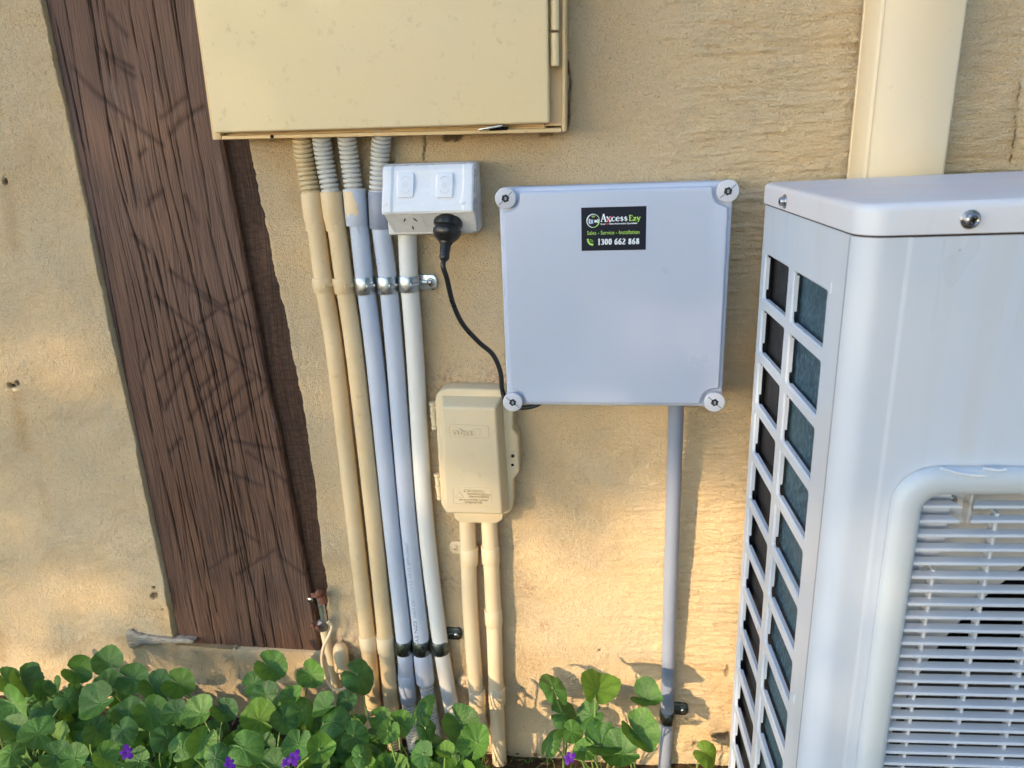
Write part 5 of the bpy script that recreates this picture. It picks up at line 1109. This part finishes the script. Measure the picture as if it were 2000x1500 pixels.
# flowers
def flower(px, py, off, s, an):
    p = Vector(P(px, py, off)); base = nearest(p); t = LB.get(base)
    if not isinstance(t, bpy.types.Object): return
    tc = (CAMV - p).normalized(); xv = tc.cross(Vector((0, 0, 1))).normalized(); yv = xv.cross(tc)
    st = catmull([Vector((base[0], base[1], gz(*base))), (Vector((base[0], base[1], gz(*base))) + p) / 2 + Vector((0, 0, .03)), p], 5); stem = obj('flower_stalk', MB().tube(st, .0011, 5, False), M_STEM, t, fix=False)
    for k in range(5):
        a = an + k * 2 * pi / 5 + .1 * sin(k * 3); ln = s * (1.1 if k % 2 else .85); pts = []
        for (r0, w0, h0) in [(.05, .10, 0), (.35, .30, .1), (.7, .36, .12), (1., .22, .0)]:
            for sg in (-1, 1): pts.append(p + (xv * cos(a) + yv * sin(a)) * ln * r0 + (yv * cos(a) - xv * sin(a)) * ln * w0 * sg + tc * ln * (h0 + .02 * k))
        obj('petal', MB().add(pts, [(0, 2, 3, 1), (2, 4, 5, 3), (4, 6, 7, 5)]), M_PETAL, stem, fix=False)
for a in [(247, 1470, .275, .0095, .4), (575, 1480, .28, .009, 1.), (560, 1488, .285, .007, 2.), (448, 1492, .285, .008, .2), (1112, 1480, .145, .009, 1.4)]: flower(*a)
# grass and bits between the stems
gm = MB(); r_ = random.Random(9)
for k in range(700):
    x = r_.uniform(-1.3, .25); y = -r_.uniform(.01, .34)
    if k < 260: x = r_.uniform(-.40, .18); y = -r_.uniform(.01, .2)
    b = Vector((x, y, gz(x, y) - .002)); h = r_.uniform(.02, .075 if x > -.4 else .11); dx, dy = r_.uniform(-.07, .07), r_.uniform(-.05, .03); w = r_.uniform(.0006, .0015); vs = []
    for i in range(5):
        s = i / 4; c = b + Vector((dx * s * s, dy * s * s, h * s * (1 - .35 * s))); ww = w * (1 - s * .9); vs += [c - Vector((ww, 0, 0)), c + Vector((ww, ww, 0))]
    gm.add(vs, [(2 * i, 2 * i + 1, 2 * i + 3, 2 * i + 2) for i in range(4)])
g = obj('grass', gm, M_GRASS, fix=False); g['kind'] = 'stuff'; g['label'] = 'thin grass blades along the foot of the wall'
lm = MB(); r_ = random.Random(19)
for k in range(900):
    x = r_.uniform(-1.3, .3); y = -r_.uniform(.0, .3); z = gz(x, y) + r_.uniform(0, .012); s = r_.uniform(.003, .012); a = r_.uniform(0, 6); t = r_.uniform(-.5, .5); c, sn = cos(a) * s, sin(a) * s
    lm.add([(x - c, y - sn, z), (x - sn * .3, y + c * .3, z + s * .4 * t), (x + c, y + sn, z + s * t), (x + sn * .3, y - c * .3, z + .3 * s)], [(0, 1, 2, 3)])
g = obj('leaf_litter', lm, Mat('dry_leaf', .8, .2, (.22, .14, .08)).m, fix=False); g['kind'] = 'stuff'; g['label'] = 'dry leaf bits on the soil'

# ================================================================ UNSEEN TREES BEHIND THE CAMERA: put there to filter the low sun and block sky light
def leafy(name, centre, size, n, leaf, seed, label, cat, trunk=True, keep=None):
    t = thing(name, label, cat, (centre[0], centre[1], ZG)); r = np.random.RandomState(seed)
    u = r.normal(size=(n, 3)); u /= np.linalg.norm(u, axis=1)[:, None]; rad = r.rand(n) ** .45; c = np.array(centre) + u * rad[:, None] * np.array(size)
    # clumps
    cl = np.array(centre) + r.uniform(-1, 1, (60, 3)) * np.array(size) * .8; i = r.randint(0, 60, n); c = np.where((r.rand(n) < .7)[:, None], cl[i] + r.normal(size=(n, 3)) * np.array(size) * .16, c)
    if keep is not None: c = c[keep(c)]
    a = r.normal(size=c.shape); a /= np.linalg.norm(a, axis=1)[:, None]; b = np.cross(a, r.normal(size=c.shape)); b /= np.linalg.norm(b, axis=1)[:, None]; s = leaf * r.uniform(.6, 1.3, (len(c), 1))
    v = np.stack([c - a * s, c - b * s * .45, c + a * s, c + b * s * .45], 1).reshape(-1, 3) - np.array(BASE[t]); me = bpy.data.meshes.new('crown'); me.from_pydata(v.tolist(), [], np.arange(len(v)).reshape(-1, 4).tolist()); me.materials.append(M_CANOPY)
    o = bpy.data.objects.new('crown', me); C.objects.link(o); o.parent = t
    if trunk:
        m = MB().tube(catmull([(centre[0], centre[1], ZG - .1), (centre[0] + .1, centre[1], (ZG + centre[2]) / 2), (centre[0], centre[1], centre[2])], 5), [.16 - .008 * k for k in range(11)], 12); obj('trunk', m, M_BARK, t)
    return t
TS = np.array(TOSUN)
def toward(x, z, L): return np.array([x, 0, z]) + TS * L
def shade(c_):
    # keeps every leaf, so no shade is shaped here
    return np.ones(len(c_), bool)
cT = toward(.2, .95, 9.)
def trimmed(z0w, xr0, xr1):  # cuts the crown's lower edge so sun reaches chosen patches of wall
    def f(c_):
        L = ((c_ - np.array([0, 0, 0]))[:, 1]) / TS[1]; w = c_ - TS * L[:, None]; lo = np.interp(w[:, 0], [-1.4, -.9, -.5, -.2, -.13, .20, .26, .32], [-.86, -.93, -.95, -.90, -.53, -.52, -.78, -1.15]) + .03 * np.sin(w[:, 0] * 29) + .02 * np.sin(w[:, 0] * 61 + 1)
        return w[:, 2] > lo + np.random.RandomState(5).rand(len(c_)) ** 1.5 * .32
    return f
leafy('shade_tree', toward(.62, 1.0, 9.), (3.5, 1.8, 1.9), 25000, .085, 3, 'broad leafy tree out of view opposite the wall, crown shaped to filter the low sun', 'tree', keep=trimmed(-.56, 0, 0))
leafy('shade_tree', (3.3, -4.4, 2.0), (2.9, 1.8, 3.2), 20000, .09, 4, 'dense leafy tree out of view to the right, added to block sky light', 'tree')  # added to hold back sky light from the right
